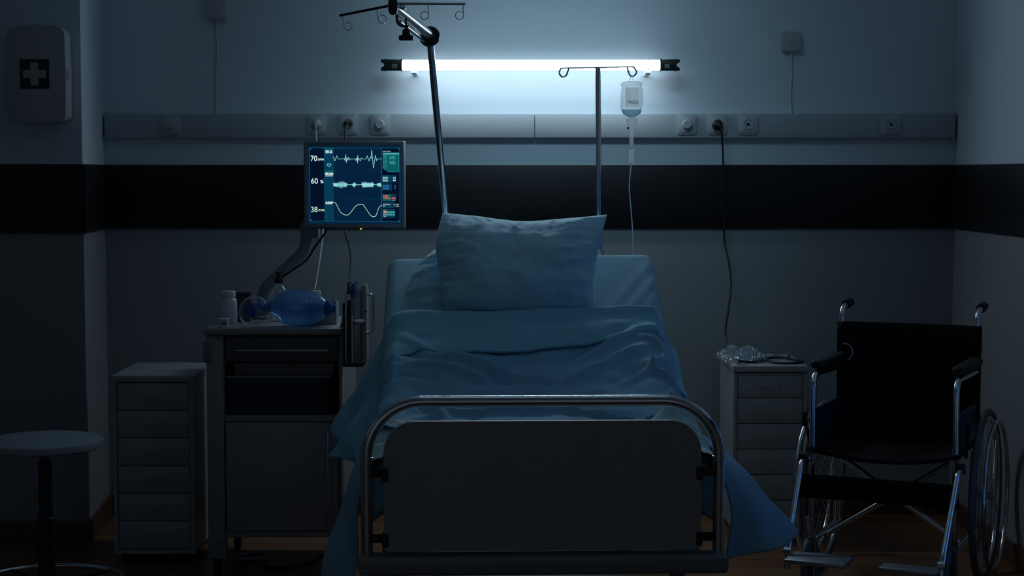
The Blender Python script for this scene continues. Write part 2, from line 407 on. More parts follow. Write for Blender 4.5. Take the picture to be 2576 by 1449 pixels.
jbox(543, -28, 49, 52, 'white junction box at the top edge left of the lamp', 545, 285)
jbox(1992, 79, 129, 46, 'white junction box on the wall right of the lamp', 1990, 288)

# ---- wall lamp: the LED tube
LY = -.115; LD = DW + LY
c0 = P(1012, 164, LD); c1 = P(1660, 164, LD); lz = c0.z; R_ = .0215
t = thing('tube_lamp', ((c0.x+c1.x)/2, LY, lz), 'glowing white tube lamp with black ends on the back wall', 'lamp')
mb = MB(); n = 28; A0, A1 = math.radians(-200), math.radians(60)   # lit sector around the tube: front, below and a little above
EMA = []
# angle measured in the YZ plane: 0 = up, 90 = towards the room (-Y)
lit0, lit1 = math.radians(8), math.radians(262)
def arc(a0, a1, r, n): return [(-math.sin(a0+(a1-a0)*i/n)*r, math.cos(a0+(a1-a0)*i/n)*r) for i in range(n+1)]
pr = arc(lit0, lit1, R_, 40)
# the LEDs shine away from the wall: the strip of the diffuser in front of them is the brightest
for a0_, a1_, mi_ in ((lit0, math.radians(60), 0), (math.radians(60), math.radians(140), 1), (math.radians(140), lit1, 0)):
    mb.mi = mi_; mb.grid([[(c0.x, LY + y, lz + z), (c1.x, LY + y, lz + z)] for y, z in arc(a0_, a1_, R_, 14)])
bmesh.ops.remove_doubles(mb.bm, verts=mb.bm.verts, dist=1e-5)
mb.build('diffuser', [emit('tube lamp light', (.70, .88, 1.0), TUBE_E), emit('tube lamp light, front', (.66, .86, 1.0), TUBE_FRONT)], t)
pr = arc(lit1, lit0 + 2*PI, R_, 14)
MB().prism([(y, z) for y, z in pr], (c0.x, LY, lz), (0, 1, 0), (0, 0, 1), c1.x - c0.x).build('housing', M['alu'], t)
for sgn, cx, pe in ((-1, c0.x, 959), (1, c1.x, 1709)):
    xe = P(pe, 164, LD).x; L_ = abs(xe - cx)
    r = R_ * 1.03
    # cap with a notch at the far end
    mb = MB()
    ol = [(0, r), (L_, r*1.02), (L_, r*.50), (L_*.84, r*.36), (L_*.80, 0), (L_*.84, -r*.36), (L_, -r*.50), (L_, -r*1.02), (0, -r)]
    mb.prism([(sgn*x, z) for x, z in (ol if sgn > 0 else ol[::-1])][::-1], (cx, LY + r*.95, lz), (1, 0, 0), (0, 0, 1), r*1.9, .003)
    mb.build('end_cap', M['capgreen'], t)
    for kx in (.02, .80):
        MB().box((cx + sgn*L_*kx, LY, lz), (.004, r*2.05, r*2.28), .0015).build('cap_rib', M['capgreen'], t)
    MB().box((cx + sgn*L_*.35, LY - r*1.0, lz - r*.25), (L_*.26, .003, r*.8), .001).build('cap_window', M['armgrey'], t)
for px in (1042, 1630):
    x = P(px, 164, LD).x
    mb = MB().box((x, LY + .006, lz - R_ - .006), (.024, .03, .014), .003).box((x, LY/2 + .004, lz - R_ - .014), (.02, abs(LY) - .006, .005), .002)
    mb.tube([(x, LY + math.sin(a)*(R_+.0015), lz + math.cos(a)*(R_+.0015)) for a in [PI*2*i/20 for i in range(21)]][:21], .0018, 6)
    mb.build('clip', M['whitep'], t)

# ---- first aid box
FD = PD - .105
a = P(15, 70, FD); b = P(166, 304, FD)
t = thing('first_aid_box', ((a.x+b.x)/2, Yp, b.z), 'white wall box with a white cross on a dark green square, on the left pillar', 'first aid box')
cx, cz, W_, H_ = (a.x+b.x)/2, (a.z+b.z)/2, b.x-a.x, a.z-b.z
# front slightly bowed on top
def bow(Wd, Hd, k=.012, r=.014):
    pts = [( x, Hd/2 + k*(1-(2*x/Wd)**2)) for x in np.linspace(Wd/2-r, -Wd/2+r, 9)]
    pts += [(-Wd/2, Hd/2-r), (-Wd/2-.002, 0), (-Wd/2, -Hd/2+r)]
    pts += [(x, -Hd/2 - k*.5*(1-(2*x/Wd)**2)) for x in np.linspace(-Wd/2+r, Wd/2-r, 9)]
    pts += [(Wd/2, -Hd/2+r), (Wd/2+.002, 0), (Wd/2, Hd/2-r)]
    return pts[::-1]
ol = bow(W_, H_)[::-1]
MB().prism(ol, (cx, -DW+FD+.016, cz), (1, 0, 0), (0, 0, 1), .016, .006).build('door', M['white'], t)
MB().prism(bow(W_*.985, H_*.985)[::-1], (cx, Yp, cz), (1, 0, 0), (0, 0, 1), Yp - (-DW+FD) - .018, .002).build('body', M['white'], t)
gx = P(87, 186, FD); s = .0545
MB().box((gx.x, -DW+FD-.0006, gx.z), (2*s, .0012, 2*s)).build('sign', M['green'], t)
k = s*.27; l = s*.78
MB().prism([(k, -l), (k, -k), (l, -k), (l, k), (k, k), (k, l), (-k, l), (-k, k), (-l, k), (-l, -k), (-k, -k), (-k, -l)], (gx.x, -DW+FD-.001, gx.z), (1, 0, 0), (0, 0, 1), .0012).build('cross', M['white'], t)
MB().box((cx + W_/2 + .003, -DW+FD+.03, cz), (.006, .022, .03), .002).build('latch', M['alu'], t)

# ================================================================== BED
BF = -DW + 4.40; BX = P(1367, 1000, 4.40).x
bed = thing('hospital_bed', (BX, BF, 0), 'hospital bed with chrome tube end and grey footboard panel', 'bed', math.radians(1.85))
BM = wm(bed)
def bed_pt(s, y, z): return BM @ Vector((s, y, z))
def inv_bed(p): return BM.inverted() @ p
HW = .462
# foot tube
def fz(py, D=4.40): return P(1367, py, D).z
rt = .0152; top = fz(1009); bot = fz(1402); hx = .455
pts = fillet([(-hx, 0, bot), (-hx, 0, top), (hx, 0, top), (hx, 0, bot)], .145, 16)
MB().tube(pts, rt, 24).build('foot_tube', M['chrome'], bed, False)
zc = fz(1151)
for s in (-1, 1):
    MB().lathe([(rt, -.004), (rt+.0022, -.003), (rt+.0022, .003), (rt, .004)], (s*hx, 0, zc), (0, 0, 1), 28).build('collar', M['chrome'], bed, False)
pz1, pz0 = fz(1058, 4.38), fz(1384, 4.38); pw = (1768-962)*4.38/F
pc = inv_bed(P(1365, 1220, 4.385)).x
MB().prism(rrect(pw, pz1-pz0, .082, 12, .012), (pc, -.010, (pz0+pz1)/2), (1, 0, 0), (0, 0, 1), .018, .0035).build('footboard_panel', M['panel'], bed, False)
for s in (-1, 1):
    for py in (1188, 1352):
        z = fz(py)
        MB().box((s*(hx - .026), 0, z), (.045, .022, .020), .004).box((s*(pw/2 + pc*s - .004), -.012, z), (.018, .040, .037), .005).build('panel_bracket', M['brown'], bed, False)
z1, z0 = fz(1399, 4.36), fz(1443, 4.36)
MB().box2((-.475, -.06, z0), (.475, .03, z1), .012, 4).build('end_beam', M['beam'], bed, False)
for s in (-1, 1):
    MB().box2((s*.40-.02, .03, z0-.02), (s*.40+.02, 2.02, z0+.035), .004).build('side_rail', M['armgrey'], bed, False)
mb = MB()
for y in np.linspace(.12, 1.05, 9): mb.box((0, y, z0+.045), (.80, .05, .015), .003)
mb.build('deck_slats', M['alu'], bed, False)
MB().box2((-.45, 1.98, z0-.03), (.45, 2.06, z0+.06), .01).build('head_beam', M['beam'], bed, False)
for s in (-1, 1):
    for y in (.25, 1.75):
        lg = MB().tube([(s*.38, y, z0), (s*.38, y, .13)], .022, 14).build('leg', M['armgrey'], bed, False)
        MB().lathe([(0, -.016), (.045, -.016), (.058, -.008), (.058, .008), (.045, .016), (0, .016)], (s*.38, y, .058), (1, 0, 0), 22).build('caster', M['rubber'], lg, False)
        MB().box((s*.38, y, .11), (.045, .03, .05), .005).build('caster_fork', M['armgrey'], lg, False)
MB().box2((-.3, .28, .16), (.3, 1.72, .2), .005).build('base_frame', M['drawerdark'], bed, False)

# mattress profile: flat foot, raised back
ZM = .715; HINGE = .78; TOPY = 1.555; TOPZ = 1.125
def zm(y):
    y = np.asarray(y, float); k = .10; x = (y - HINGE) / k
    slope = (TOPZ - ZM) / (TOPY - HINGE)
    return ZM + slope * k * np.logaddexp(0, x)
def prof_pt(y):
    return float(y), float(zm(y))
mt = thing('mattress', BM @ Vector((0, .8, ZM - .14)), 'mattress in pale teal fitted sheet, raised at the head end', 'mattress', math.radians(1.85))
spine = []
ys = list(np.linspace(.05, TOPY, 120)); TH = .13
def mnorm(y):
    e = .004; d = Vector((0, 2*e, float(zm(y+e)-zm(y-e)))).normalized(); return Vector((0, -d.z, d.y)), d
rings = []
N_ = 10
def sag(x, y): return .10*max(0, min(1, (abs(x)-.36)/.09))*max(0, 1-y/.34)
def msec(y, shrink=0, back=0, tlt=0):
    nrm, d = mnorm(y); r = .035; out = []
    wd = 2*HW - 2*shrink; th = TH - 2*shrink
    base_ = rrect(wd, th, max(.008, r - shrink*.3), 5); ol_ = []
    for i_, p_ in enumerate(base_):
        q_ = base_[(i_+1) % len(base_)]; ol_.append(p_)
        if abs(p_[0]-q_[0]) > .3: ol_ += [(p_[0]+(q_[0]-p_[0])*k_/60, p_[1]) for k_ in range(1, 60)]
    for (cx, cy) in ol_:
        zt_ = 0
        if y > 1.2: zt_ = -.010*(y-1.2)/.35 * (1 if cx < 0 else -.6)*abs(cx)/HW
        zt_ -= sag(cx, y)
        base = Vector((cx, y, float(zm(y)))) + nrm*(-TH/2 + cy) + d*back + Vector((0, 0, zt_))
        out.append(base)
    return out
secs = []
for k in range(5): a = PI/2*k/5; secs.append(msec(ys[0], .035*(1-math.sin(a)), -.035*math.cos(a)))
for y in ys[1:-1]: secs.append(msec(y))
for k in range(5, -1, -1): a = PI/2*k/5; secs.append(msec(ys[-1], .038*(1-math.sin(a)), .038*math.cos(a)))
mb = MB()
V = [[mb.bm.verts.new(p) for p in s] for s in secs]; kk = len(V[0])
for A, B in zip(V[:-1], V[1:]):
    for j in range(kk): mb.bm.faces.new((A[j], A[(j+1) % kk], B[(j+1) % kk], B[j]))
mb.bm.faces.new(V[0][::-1]); mb.bm.faces.new(V[-1])
# diagonal stretch creases of the fitted sheet at the upper right
for v in mb.bm.verts:
    if v.co.y > 1.0 and v.co.x > .2:
        u = v.co.x - .28; t_ = v.co.y - 1.15
        for off, am in ((0, .005), (.10, .003), (-.08, .0025)):
            d = (t_ - u*1.6 - off); v.co += Vector((0, -.4, .9)) * am * math.exp(-(d/.022)**2)
mb.bm.transform(BM); o = mb.build('fitted_sheet', M['sheet'], mt)
# grid refinement so the creases read
# back rest plate behind the raised mattress and its struts
MB().grid([[Vector((x, y, float(zm(y)))) - mnorm(y)[0]*(TH+.012) for x in (-.42, .42)] for y in np.linspace(.80, 1.52, 12)]).build('back_rest', M['armgrey'], bed, False)
for s in (-1, 1):
    MB().tube([(s*.30, 1.42, float(zm(1.42)) - TH - .02), (s*.30, 1.25, z0+.03)], .012, 10).build('back_strut', M['steel'], bed, False)

# ---- cloth helpers on the bed top
def pix_to_bed(px, py, lift=.03):
    lo, hi = 0.0, 1.6
    for _ in range(40):
        y = (lo+hi)/2; D = 4.40 + y
        p = P(px, py, D); q = inv_bed(p)
        if q.z > float(zm(q.y)) + lift: lo = y
        else: hi = y
    return Vector((q.x, q.y, 0))
def fbm(x, y, z, o=3):
    v = 0; a = 1
    for i in range(o): v += a*noise.noise(Vector((x, y, z))*(2**i)); a *= .5
    return v
def ridge_field(X, Y, lines):
    H = np.zeros_like(X)
    for pts, amp, wd in lines:
        best = np.full_like(X, 9.0); tt = np.zeros_like(X); n = len(pts)-1
        for i in range(n):
            ax, ay = pts[i][0], pts[i][1]; bx, by = pts[i+1][0], pts[i+1][1]
            dx, dy = bx-ax, by-ay; L2 = dx*dx+dy*dy+1e-9
            u = np.clip(((X-ax)*dx+(Y-ay)*dy)/L2, 0, 1); d = np.hypot(X-ax-u*dx, Y-ay-u*dy)
            m = d < best; best = np.where(m, d, best); tt = np.where(m, (i+u)/n, tt)
        H += amp*np.exp(-(best/wd)**2)*np.sin(np.clip(tt, .0, 1)*PI*.86+.22)
    return H
BL = [  # folds of the blanket as seen, traced in the photograph, laid on the bed surface
 ([(1010, 860), (1060, 905), (1150, 945), (1260, 970), (1380, 975)], .022, .022),
 ([(1040, 905), (1120, 925), (1260, 930), (1400, 925), (1500, 890), (1600, 845)], -.022, .035),
 ([(1330, 960), (1420, 930), (1500, 895), (1600, 850), (1680, 835)], .018, .018),
 ([(1380, 990), (1470, 965), (1560, 915), (1660, 880)], .014, .020),
 ([(1560, 985), (1640, 950), (1690, 910)], .012, .016), ([(1600, 860), (1660, 890), (1690, 935)], .012, .012),
 ([(940, 960), (1040, 945), (1150, 965), (1250, 985)], .012, .014), ([(930, 985), (1010, 965), (1100, 975)], -.010, .015),
 ([(960, 880), (985, 930), (960, 985)], .016, .022), ([(1180, 985), (1300, 975), (1440, 985)], -.014, .025),
 ([(1650, 960), (1690, 975), (1720, 990)], .010, .010), ([(1620, 930), (1660, 960), (1700, 985)], .012, .009),
 ([(1050, 1040), (1200, 1048), (1400, 1038), (1560, 1032)], .016, .020), ([(1380, 1030), (1480, 1042), (1560, 1048), (1680, 1040)], .014, .012),
 ([(1000, 1050), (1060, 1032), (1120, 1052)], .016, .018)]
BLB = [([pix_to_bed(*p) for p in l], a, w_) for l, a, w_ in BL]

def drape(y, u, hemz_l, hemz_r, lift, topfn, flare_l, flare_r, seed, R=.045, half=None, pw=1.0):
    """cross-section of a cloth at bed position y, u in [-1,1]: 60% of the run lies on top, the rest hangs"""
    hw = half or HW; c = .60
    zt_ = float(zm(y)) + lift
    if abs(u) <= c:
        x = u/c*(hw-R); z = zt_ + topfn(x, y); e = 0
        k = max(0, (abs(u)/c - .9)/.1); return x, z - .004*k*k
    sg = 1 if u > 0 else -1; q = (abs(u)-c)/(1-c)
    hem = hemz_r(y) if sg > 0 else hemz_l(y); fl = flare_r(y) if sg > 0 else flare_l(y)
    tf_ = topfn(sg*(hw-R), y); zc_ = zt_ + (tf_ if tf_ < 0 else tf_*max(0, 1-q*4))
    arc_ = PI/2*R; drop = max(.02, zc_ - R - hem); tot = arc_ + drop; d = q*tot
    if d < arc_:
        a = d/R; return sg*(hw - R + R*math.sin(a)), zc_ - R*(1-math.cos(a)) - .004
    h = (d-arc_)/drop
    w1 = (fbm(y*4.0+seed, sg*3.1, .3, 2)*.05 + math.sin(y*19+seed+1.2*math.sin(y*7))*.022)*min(1, fl/.11)
    x = hw + .006 + fl*(h**pw) + w1*h*1.1 + .008*math.sin(h*9+y*13+seed)*h
    if x < hw + .006: x = hw + .006 + (hw+.006-x)*.15
    return sg*x, zc_ - R - drop*h - .004
def lerp_tab(tab):
    xs_, ys_ = zip(*tab); return lambda y: float(np.interp(y, xs_, ys_))
def mkcloth(name, m, y0, y1, ny, nu, hl, hr, lift, topfn, fl, fr, seed, parent, pw=1.0, thick=.004):
    pts = []
    for i in range(ny+1):
        row = []
        for j in range(nu+1):
            u = -1 + 2*j/nu; v = i/ny
            # edges may run obliquely: shift of y at both ends as a function of u
            ya = y0(u); yb = y1(u); y = ya + (yb-ya)*v
            x, z = drape(y, u, hl, hr, lift, topfn, fl, fr, seed, pw=pw)
            ysw = 0
            if abs(u) > .6: ysw = .02*math.sin(y*9+seed)*(abs(u)-.6)/.4
            row.append(BM @ Vector((x, y + ysw, z)))
        pts.append(row)
    mb = MB().grid(pts); o = mb.build(name, m, parent, recalc=False, smooth=180)
    s = o.modifiers.new('t', 'SOLIDIFY'); s.thickness = thick; s.offset = 1
    return o
# precompute height field on top
gx_ = np.linspace(-.55, .55, 221); gy_ = np.linspace(-.1, 1.6, 341)
GX, GY = np.meshgrid(gx_, gy_); HB = ridge_field(GX, GY, BLB)
NZ = np.array([[fbm(x*3.2, y*4.2, 2.2, 3)*.010 + abs(fbm(x*6+9, y*9, 1.7, 2))*.008 for x in gx_[::2]] for y in gy_[::2]])
def samp(A, x, y, st=1):
    fx = (x+.55)/1.1*220/st; fy = (y+.1)/1.7*340/st
    fx = min(max(fx, 0), A.shape[1]-1.001); fy = min(max(fy, 0), A.shape[0]-1.001)
    i, j = int(fy), int(fx); a, b = fy-i, fx-j
    return A[i, j]*(1-a)*(1-b) + A[i+1, j]*a*(1-b) + A[i, j+1]*(1-a)*b + A[i+1, j+1]*a*b
def top_blanket(x, y):
    k = .014 + samp(HB, x, y)*1.8 + samp(NZ, x, y, 2)*1.8
    # the blanket bridges the bend of the mattress
    k += .035*math.exp(-((y-.80)/.16)**2)
    k += .020*math.exp(-((y-1.0)/.12)**2)*math.exp(-((x-.30)/.16)**2) + .012*math.exp(-((y-.95)/.12)**2)*math.exp(-((x+.33)/.14)**2)
    return max(k, .004)
bl = thing('blanket', BM @ Vector((0, .7, ZM+.02)), 'crumpled dark teal blanket spread over the bed, hanging down on both sides', 'blanket', math.radians(1.85))
hemL = lerp_tab([(.1, .33), (.4, .29), (.6, .35), (.75, .50), (1.2, .72)])
hemR = lerp_tab([(.1, .39), (.25, .40), (.35, .42), (.5, .45), (.7, .55), (.9, .66), (1.2, .80)])
flL = lerp_tab([(.15, .01), (.25, .07), (.42, .125), (.6, .11), (.75, .05), (1.2, .03)])
flR = lerp_tab([(.1, .03), (.2, .14), (.35, .235), (.5, .19), (.7, .05), (1.2, .02)])
def foot_edge(u): return float(np.interp(u, [-1, -.75, -.6, -.52, -.42, .38, .43, .54, .6, .75, 1], [.20, .20, .22, .12, .075, .075, .34, .42, .36, .14, .11])) + .01*math.sin(u*9)
mkcloth('blanket_cloth', M['blanket'], foot_edge, lambda u: 1.17 + .02*u, 200, 260, hemL, hemR, .006, top_blanket, flL, flR, 1.3, bl, pw=.7)
# turned-down upper edge, lying over the blanket, with the long wing on the left
eL = pix_to_bed(1060, 893, .05).y; eM = pix_to_bed(1330, 885, .05).y; eR = pix_to_bed(1600, 842, .05).y
tL = pix_to_bed(1060, 786, .05).y; tR = pix_to_bed(1600, 770, .05).y
def lowedge(u):
    e = float(np.interp(u, [-1, -.8, -.6, -.5, -.3, 0, .3, .5, .6, .8, 1], [.66, .74, eL-.04, eL, eL, eM, (eM+eR)/2, eR, eR+.02, eR-.10, eR-.18]))
    return e
def upedge(u):
    return float(np.interp(u, [-1, -.6, 0, .6, 1], [tL-.04, tL, (tL+tR)/2, tR, tR-.06]))
def top_fold(x, y):
    e = lowedge(x/(HW-.045)*.6); t_ = upedge(x/(HW-.045)*.6); v = (y-e)/(t_-e)
    base = top_blanket(x, min(y, 1.16))*.55 + .024
    v = min(max(v, 0), 1)
    return base + .008*math.sin(v*PI) + .016*math.exp(-((v-.90)/.14)**2) + fbm(x*3, y*9, 7.7, 2)*.008
hfL = lerp_tab([(.6, .565), (.8, .56), (.95, .55), (1.1, .60), (1.2, .72)]); hfR = lerp_tab([(.6, .68), (.9, .74), (1.2, .88)])
ffL = lerp_tab([(.62, .03), (.8, .10), (.95, .16), (1.1, .12), (1.2, .05)]); ffR = lerp_tab([(.6, .03), (1.2, .01)])
mkcloth('turned_down_edge', M['fold'], lowedge, upedge, 50, 200, hfL, hfR, .010, top_fold, ffL, ffR, 4.1, bl, thick=.007)
# pale sheet at the foot, tucked over the mattress end
def top_sheet(x, y):
    k = .004 + min(1, max(0, (abs(x)-.33)/.05))*(abs(fbm(x*9+3, y*11, .4, 3))*.022 + .018*(1+.6*math.sin(y*30)))
    if x > .2: k += .095*math.exp(-abs(x-.372)/.03)*math.exp(-((y-.34)/.05)**2)
    return k - sag(x, y)
shh = lerp_tab([(0, .56), (1, .56)])
fs = thing('bed_sheet', BM @ Vector((0, .2, ZM+.01)), 'pale crumpled bed sheet showing at the foot corners behind the footboard', 'sheet', math.radians(1.85))
mkcloth('sheet_cloth', M['bsheet'], lambda u: .02, lambda u: .42, 70, 150, shh, shh, .002, top_sheet, lambda y: .004, lambda y: .004, 2.2, fs, thick=.002)

# ---- pillows
def coons(T_, B_, L_, R2, u, v):
    """boundaries as polylines; u left->right, v bottom->top"""
    def ev(pl, t):
        x = t*(len(pl)-1); i = min(int(x), len(pl)-2); f = x-i
        g = f
        return Vector(pl[i])*(1-g) + Vector(pl[i+1])*g
    return ev(B_, u)*(1-v) + ev(T_, u)*v + ev(L_, v)*(1-u) + ev(R2, v)*u - (Vector(B_[0])*(1-u)*(1-v) + Vector(B_[-1])*u*(1-v) + Vector(T_[0])*(1-u)*v + Vector(T_[-1])*u*v)
def res(pl, n=24):
    return [(p.x, p.y) for p in spline([(x, y, 0) for x, y in pl], 16)]
def pillow(name, label, T_, B_, L_, R2, D0, D1, thick, seed, wr):
    T_, B_, L_, R2 = res(T_), res(B_), res(L_), res(R2)
    n, m = 110, 90
    def pt(u, v, side):
        p = coons(T_, B_, L_, R2, u, v)
        D = D0 + (D1-D0)*v; w3 = P(p.x, p.y, D)
        su, sv = 2*u-1, 2*v-1
        t_ = (max(0, 1-abs(su)**3.2)**.55)*(max(0, 1-abs(sv)**(2.0 if sv > 0 else 3.0))**(.75 if sv > 0 else .55))
        ed = 1 - t_
        x_, y_ = u*.58, v*.40
        # radiating puckers near the seams and broad soft dents
        pk = 0
        for k, (d, al) in enumerate(((1-v, x_), (v, x_), (1-u, y_), (u, y_))):
            if k == 1: continue
            pk += (noise.noise(Vector((al*34, d*5, seed+k*7)))+.5*noise.noise(Vector((al*70, d*8, seed+k*3))))*math.exp(-d/.16)*(1-math.exp(-d/.03))*.5
        s_ = 1 if side > 0 else -1
        h = t_*thick*(1 if s_ > 0 else .25) + (pk*.022*wr + fbm(x_*9, y_*9, seed, 3)*.007*wr + fbm(x_*3.5+5, y_*4.5, seed, 2)*.014)*min(1, t_*2.2)
        if s_ > 0:
            for (a, b, am, wd) in wrinkles.get(seed, []):
                ax, ay = a; bx, by = b; dx, dy = bx-ax, by-ay; L2 = dx*dx+dy*dy
                q = min(1, max(0, ((u-ax)*dx+(v-ay)*dy)/L2)); dd = math.hypot((u-ax-q*dx)*.58, (v-ay-q*dy)*.38)
                h += am*math.exp(-(dd/wd)**2)*math.sin(PI*(q*.8+.15))
        tilt = Vector((0, -(math.cos(.85)), math.sin(.85)*.35)).normalized()
        return w3 + tilt*h*s_
    mb = MB(); F_ = [[pt(i/n, j/m, 1) for j in range(m+1)] for i in range(n+1)]; Bk = [[pt(i/n, j/m, -1) for j in range(m+1)] for i in range(n+1)]
    mb.grid(F_); mb.grid(Bk); bmesh.ops.remove_doubles(mb.bm, verts=mb.bm.verts, dist=.0004)
    c = P((B_[0][0]+B_[-1][0])/2, B_[0][1], D0)
    r = thing(name, c, label, 'pillow')
    o = mb.build('pillowcase', M['pillow'], r, smooth=180)
    return r, pt
wrinkles = {11.: [((.22, .99), (.30, .86), .007, .007), ((.30, .97), (.36, .90), .006, .006), ((.42, .98), (.50, .80), .009, .008), ((.52, .97), (.47, .82), .006, .007), ((.60, .98), (.58, .84), .006, .006),
   ((.97, .96), (.72, .84), .009, .010), ((.96, .93), (.80, .93), .006, .006), ((.95, .60), (.70, .52), .006, .012), ((.96, .45), (.74, .40), .005, .012), ((.18, .60), (.40, .40), .006, .02), ((.70, .98), (.68, .90), .006, .006),
   ((.03, .75), (.16, .70), .004, .006), ((.03, .62), (.15, .60), .004, .006), ((.03, .5), (.14, .47), .004, .006), ((.03, .38), (.14, .36), .004, .006), ((.03, .86), (.14, .80), .004, .006)]}
p1, pf = pillow('pillow', 'large teal pillow propped upright at the head of the bed, in front', [(1113, 535), (1200, 544), (1310, 557), (1420, 550), (1527, 540)],
       [(1120, 802), (1240, 806), (1390, 802), (1499, 792)], [(1120, 802), (1106, 700), (1096, 615), (1113, 535)], [(1499, 792), (1496, 690), (1510, 610), (1527, 540)], 5.62, 5.90, .125, 11., 1.5)
sm = MB().tube([pf(.065 + .075*j/60 + .002*math.sin(j*.5), .03+.94*j/60, 1) + Vector((0, -.0006, 0)) for j in range(61)], .0016, 6).build('hem_seam', M['bsheet'], p1)
p2, pf2 = pillow('pillow', 'second teal pillow, mostly hidden behind and to the left of the upright one', [(1092, 628), (1180, 600), (1340, 590), (1470, 610)],
       [(985, 812), (1150, 815), (1340, 815), (1482, 800)], [(985, 812), (1018, 735), (1045, 672), (1092, 628)], [(1482, 800), (1486, 720), (1480, 660), (1470, 610)], 5.68, 5.95, .055, 23., 2.0)

# ---- lifting pole with hook rack
J = P(1081, 92, 5.80); B0 = P(1121, 535, 6.10); d = (B0 - J); low = J + d * ((J.z - .50) / (J.z - B0.z))
lp = thing('lifting_pole', (low.x, low.y, low.z), 'thick chrome lifting pole leaning left of the lamp, with a black joint and hook rack', 'pole')
MB().tube([low, J], .0118, 22).build('pole', M['chrome'], lp)
MB().box(low + Vector((0, 0, -.02)), (.07, .07, .06), .006).build('foot_clamp', M['armgrey'], lp)
C0 = P(994, 20, 5.42)
dj = (C0 - J).normalized()
side = dj.cross(d.normalized()).normalized()
MB().lathe([(0, -.020), (.028, -.020), (.033, -.014), (.033, .014), (.028, .020), (0, .020)], J, (.25, -1, .1), 36).build('joint', M['dark'], lp)
MB().tube([J + Vector((0, -.012, .004)), C0 + dj*.03], .0165, 22).build('arm', M['satin'], lp)
MB().tube([J + Vector((-.012, -.006, -.018)), C0 + dj*-.05 + Vector((.0, 0, -.032))], .006, 12).build('support_rod', M['chrome'], lp)
Cc = P(989, 16, 5.40)
MB().prism(rrect(.027, .054, .0125), Cc + Vector((0, .012, 0)), (1, 0, 0), (0, 0, 1), .03, .004).build('clamp', M['dark'], lp)
MB().box(P(1012, 18, 5.43), (.022, .02, .016), .005).build('clamp_block', M['steel'], lp)
# C-shaped screw clamp
hk = [P(998, 38, 5.42), P(1000, 56, 5.42), P(1010, 65, 5.42), P(1028, 66, 5.42)]
MB().tube(spline(hk, 6), .0042, 10).build('clamp_bracket', M['dark'], lp)
k0 = P(1021, 46, 5.42); k1 = P(1021, 80, 5.42)
MB().tube([k0, k1], .0032, 10).build('clamp_screw', M['dark'], lp)
kc = P(1022, 102, 5.42); kz = 5.42/F
kn = MB().lathe([(0, 0), (17*kz, .5*kz), (19*kz, 4*kz), (18.5*kz, 12*kz), (10*kz, 14*kz), (9.5*kz, 26*kz), (4*kz, 30*kz), (0, 30*kz)], kc, (0, 0, 1), 28).build('clamp_knob', M['dark'], lp)
def wire(pts, r, name, m, par): return MB().tube(spline(pts, 8), r, 10).build(name, m, par)
lb = [P(986, 13, 5.40), P(855, 39, 5.52)]; rb_ = [P(1000, 9, 5.40), P(1171, 10, 5.38)]
MB().tube(lb, .0042, 12).build('rack_bar', M['dark'], lp); MB().tube(rb_, .0042, 12).build('rack_bar', M['steel'], lp)
for px, py, D, sg in ((862, 41, 5.515, 1), (948, 23, 5.44, 1), (1077, 11, 5.39, -1), (1165, 11, 5.38, -1)):
    q = [P(px, py, D), P(px+2*sg*(1 if sg > 0 else -0.), py+16, D), P(px+5*max(sg, 0), py+28, D)]
    ccx = px + 14*sg if sg > 0 else px - 9; ccy = py + 25 if sg > 0 else py + 28; rr = 10
    for k in range(9):
        a = (PI*.95 - k*PI*1.7/8) if sg > 0 else (0.1 + k*PI*1.7/8)
        q.append(P(ccx + rr*math.cos(a), ccy + rr*math.sin(a) if sg > 0 else ccy + rr*math.sin(a), D))
    if sg > 0: q = [q[0], q[1]] + [P(ccx + rr*math.cos(a), ccy + rr*math.sin(a), D) for a in [PI*(.95 - 1.75*k/9) for k in range(10)]]
    else: q = [q[0], q[1]] + [P(ccx + rr*math.cos(a), ccy + rr*math.sin(a), D) for a in [PI*(.05 + 1.75*k/9) for k in range(10)]]
    wire(q, .0016, 'rack_hook', M['chrome'], lp)

# ---- drip stand with T bar
SD = 6.06
p0 = P(1504, 168, SD); p1_ = P(1508, 655, SD)
iv = thing('drip_stand', (p1_.x, p1_.y, .45), 'slim chrome drip stand with a T bar rising behind the pillow', 'drip stand')
pole = MB().tube([p0, p1_], .0095, 20).tube([p1_, (p1_.x, p1_.y, .47)], .0115, 20).build('pole', M['chrome'], iv)
MB().lathe([(.0095, 0), (.015, .004), (.015, .018), (.0115, .022)], P(1508, 645, SD), (0, 0, 1), 20).build('pole_collar', M['steel'], iv)
MB().box((p1_.x, p1_.y, .48), (.05, .06, .05), .005).build('stand_clamp', M['armgrey'], iv)
q = [P(x, y, SD) for x, y in ((1504, 170), (1420, 171), (1410, 175), (1407, 184), (1414, 193), (1424, 190), (1428, 180), (1431, 172))]
wire(q, .0030, 'hook', M['chrome'], iv)
q = [P(x, y, SD) for x, y in ((1504, 170), (1585, 168), (1596, 172), (1601, 182), (1594, 191), (1585, 190), (1581, 180), (1578, 170))]
wire(q, .0030, 'hook', M['chrome'], iv)
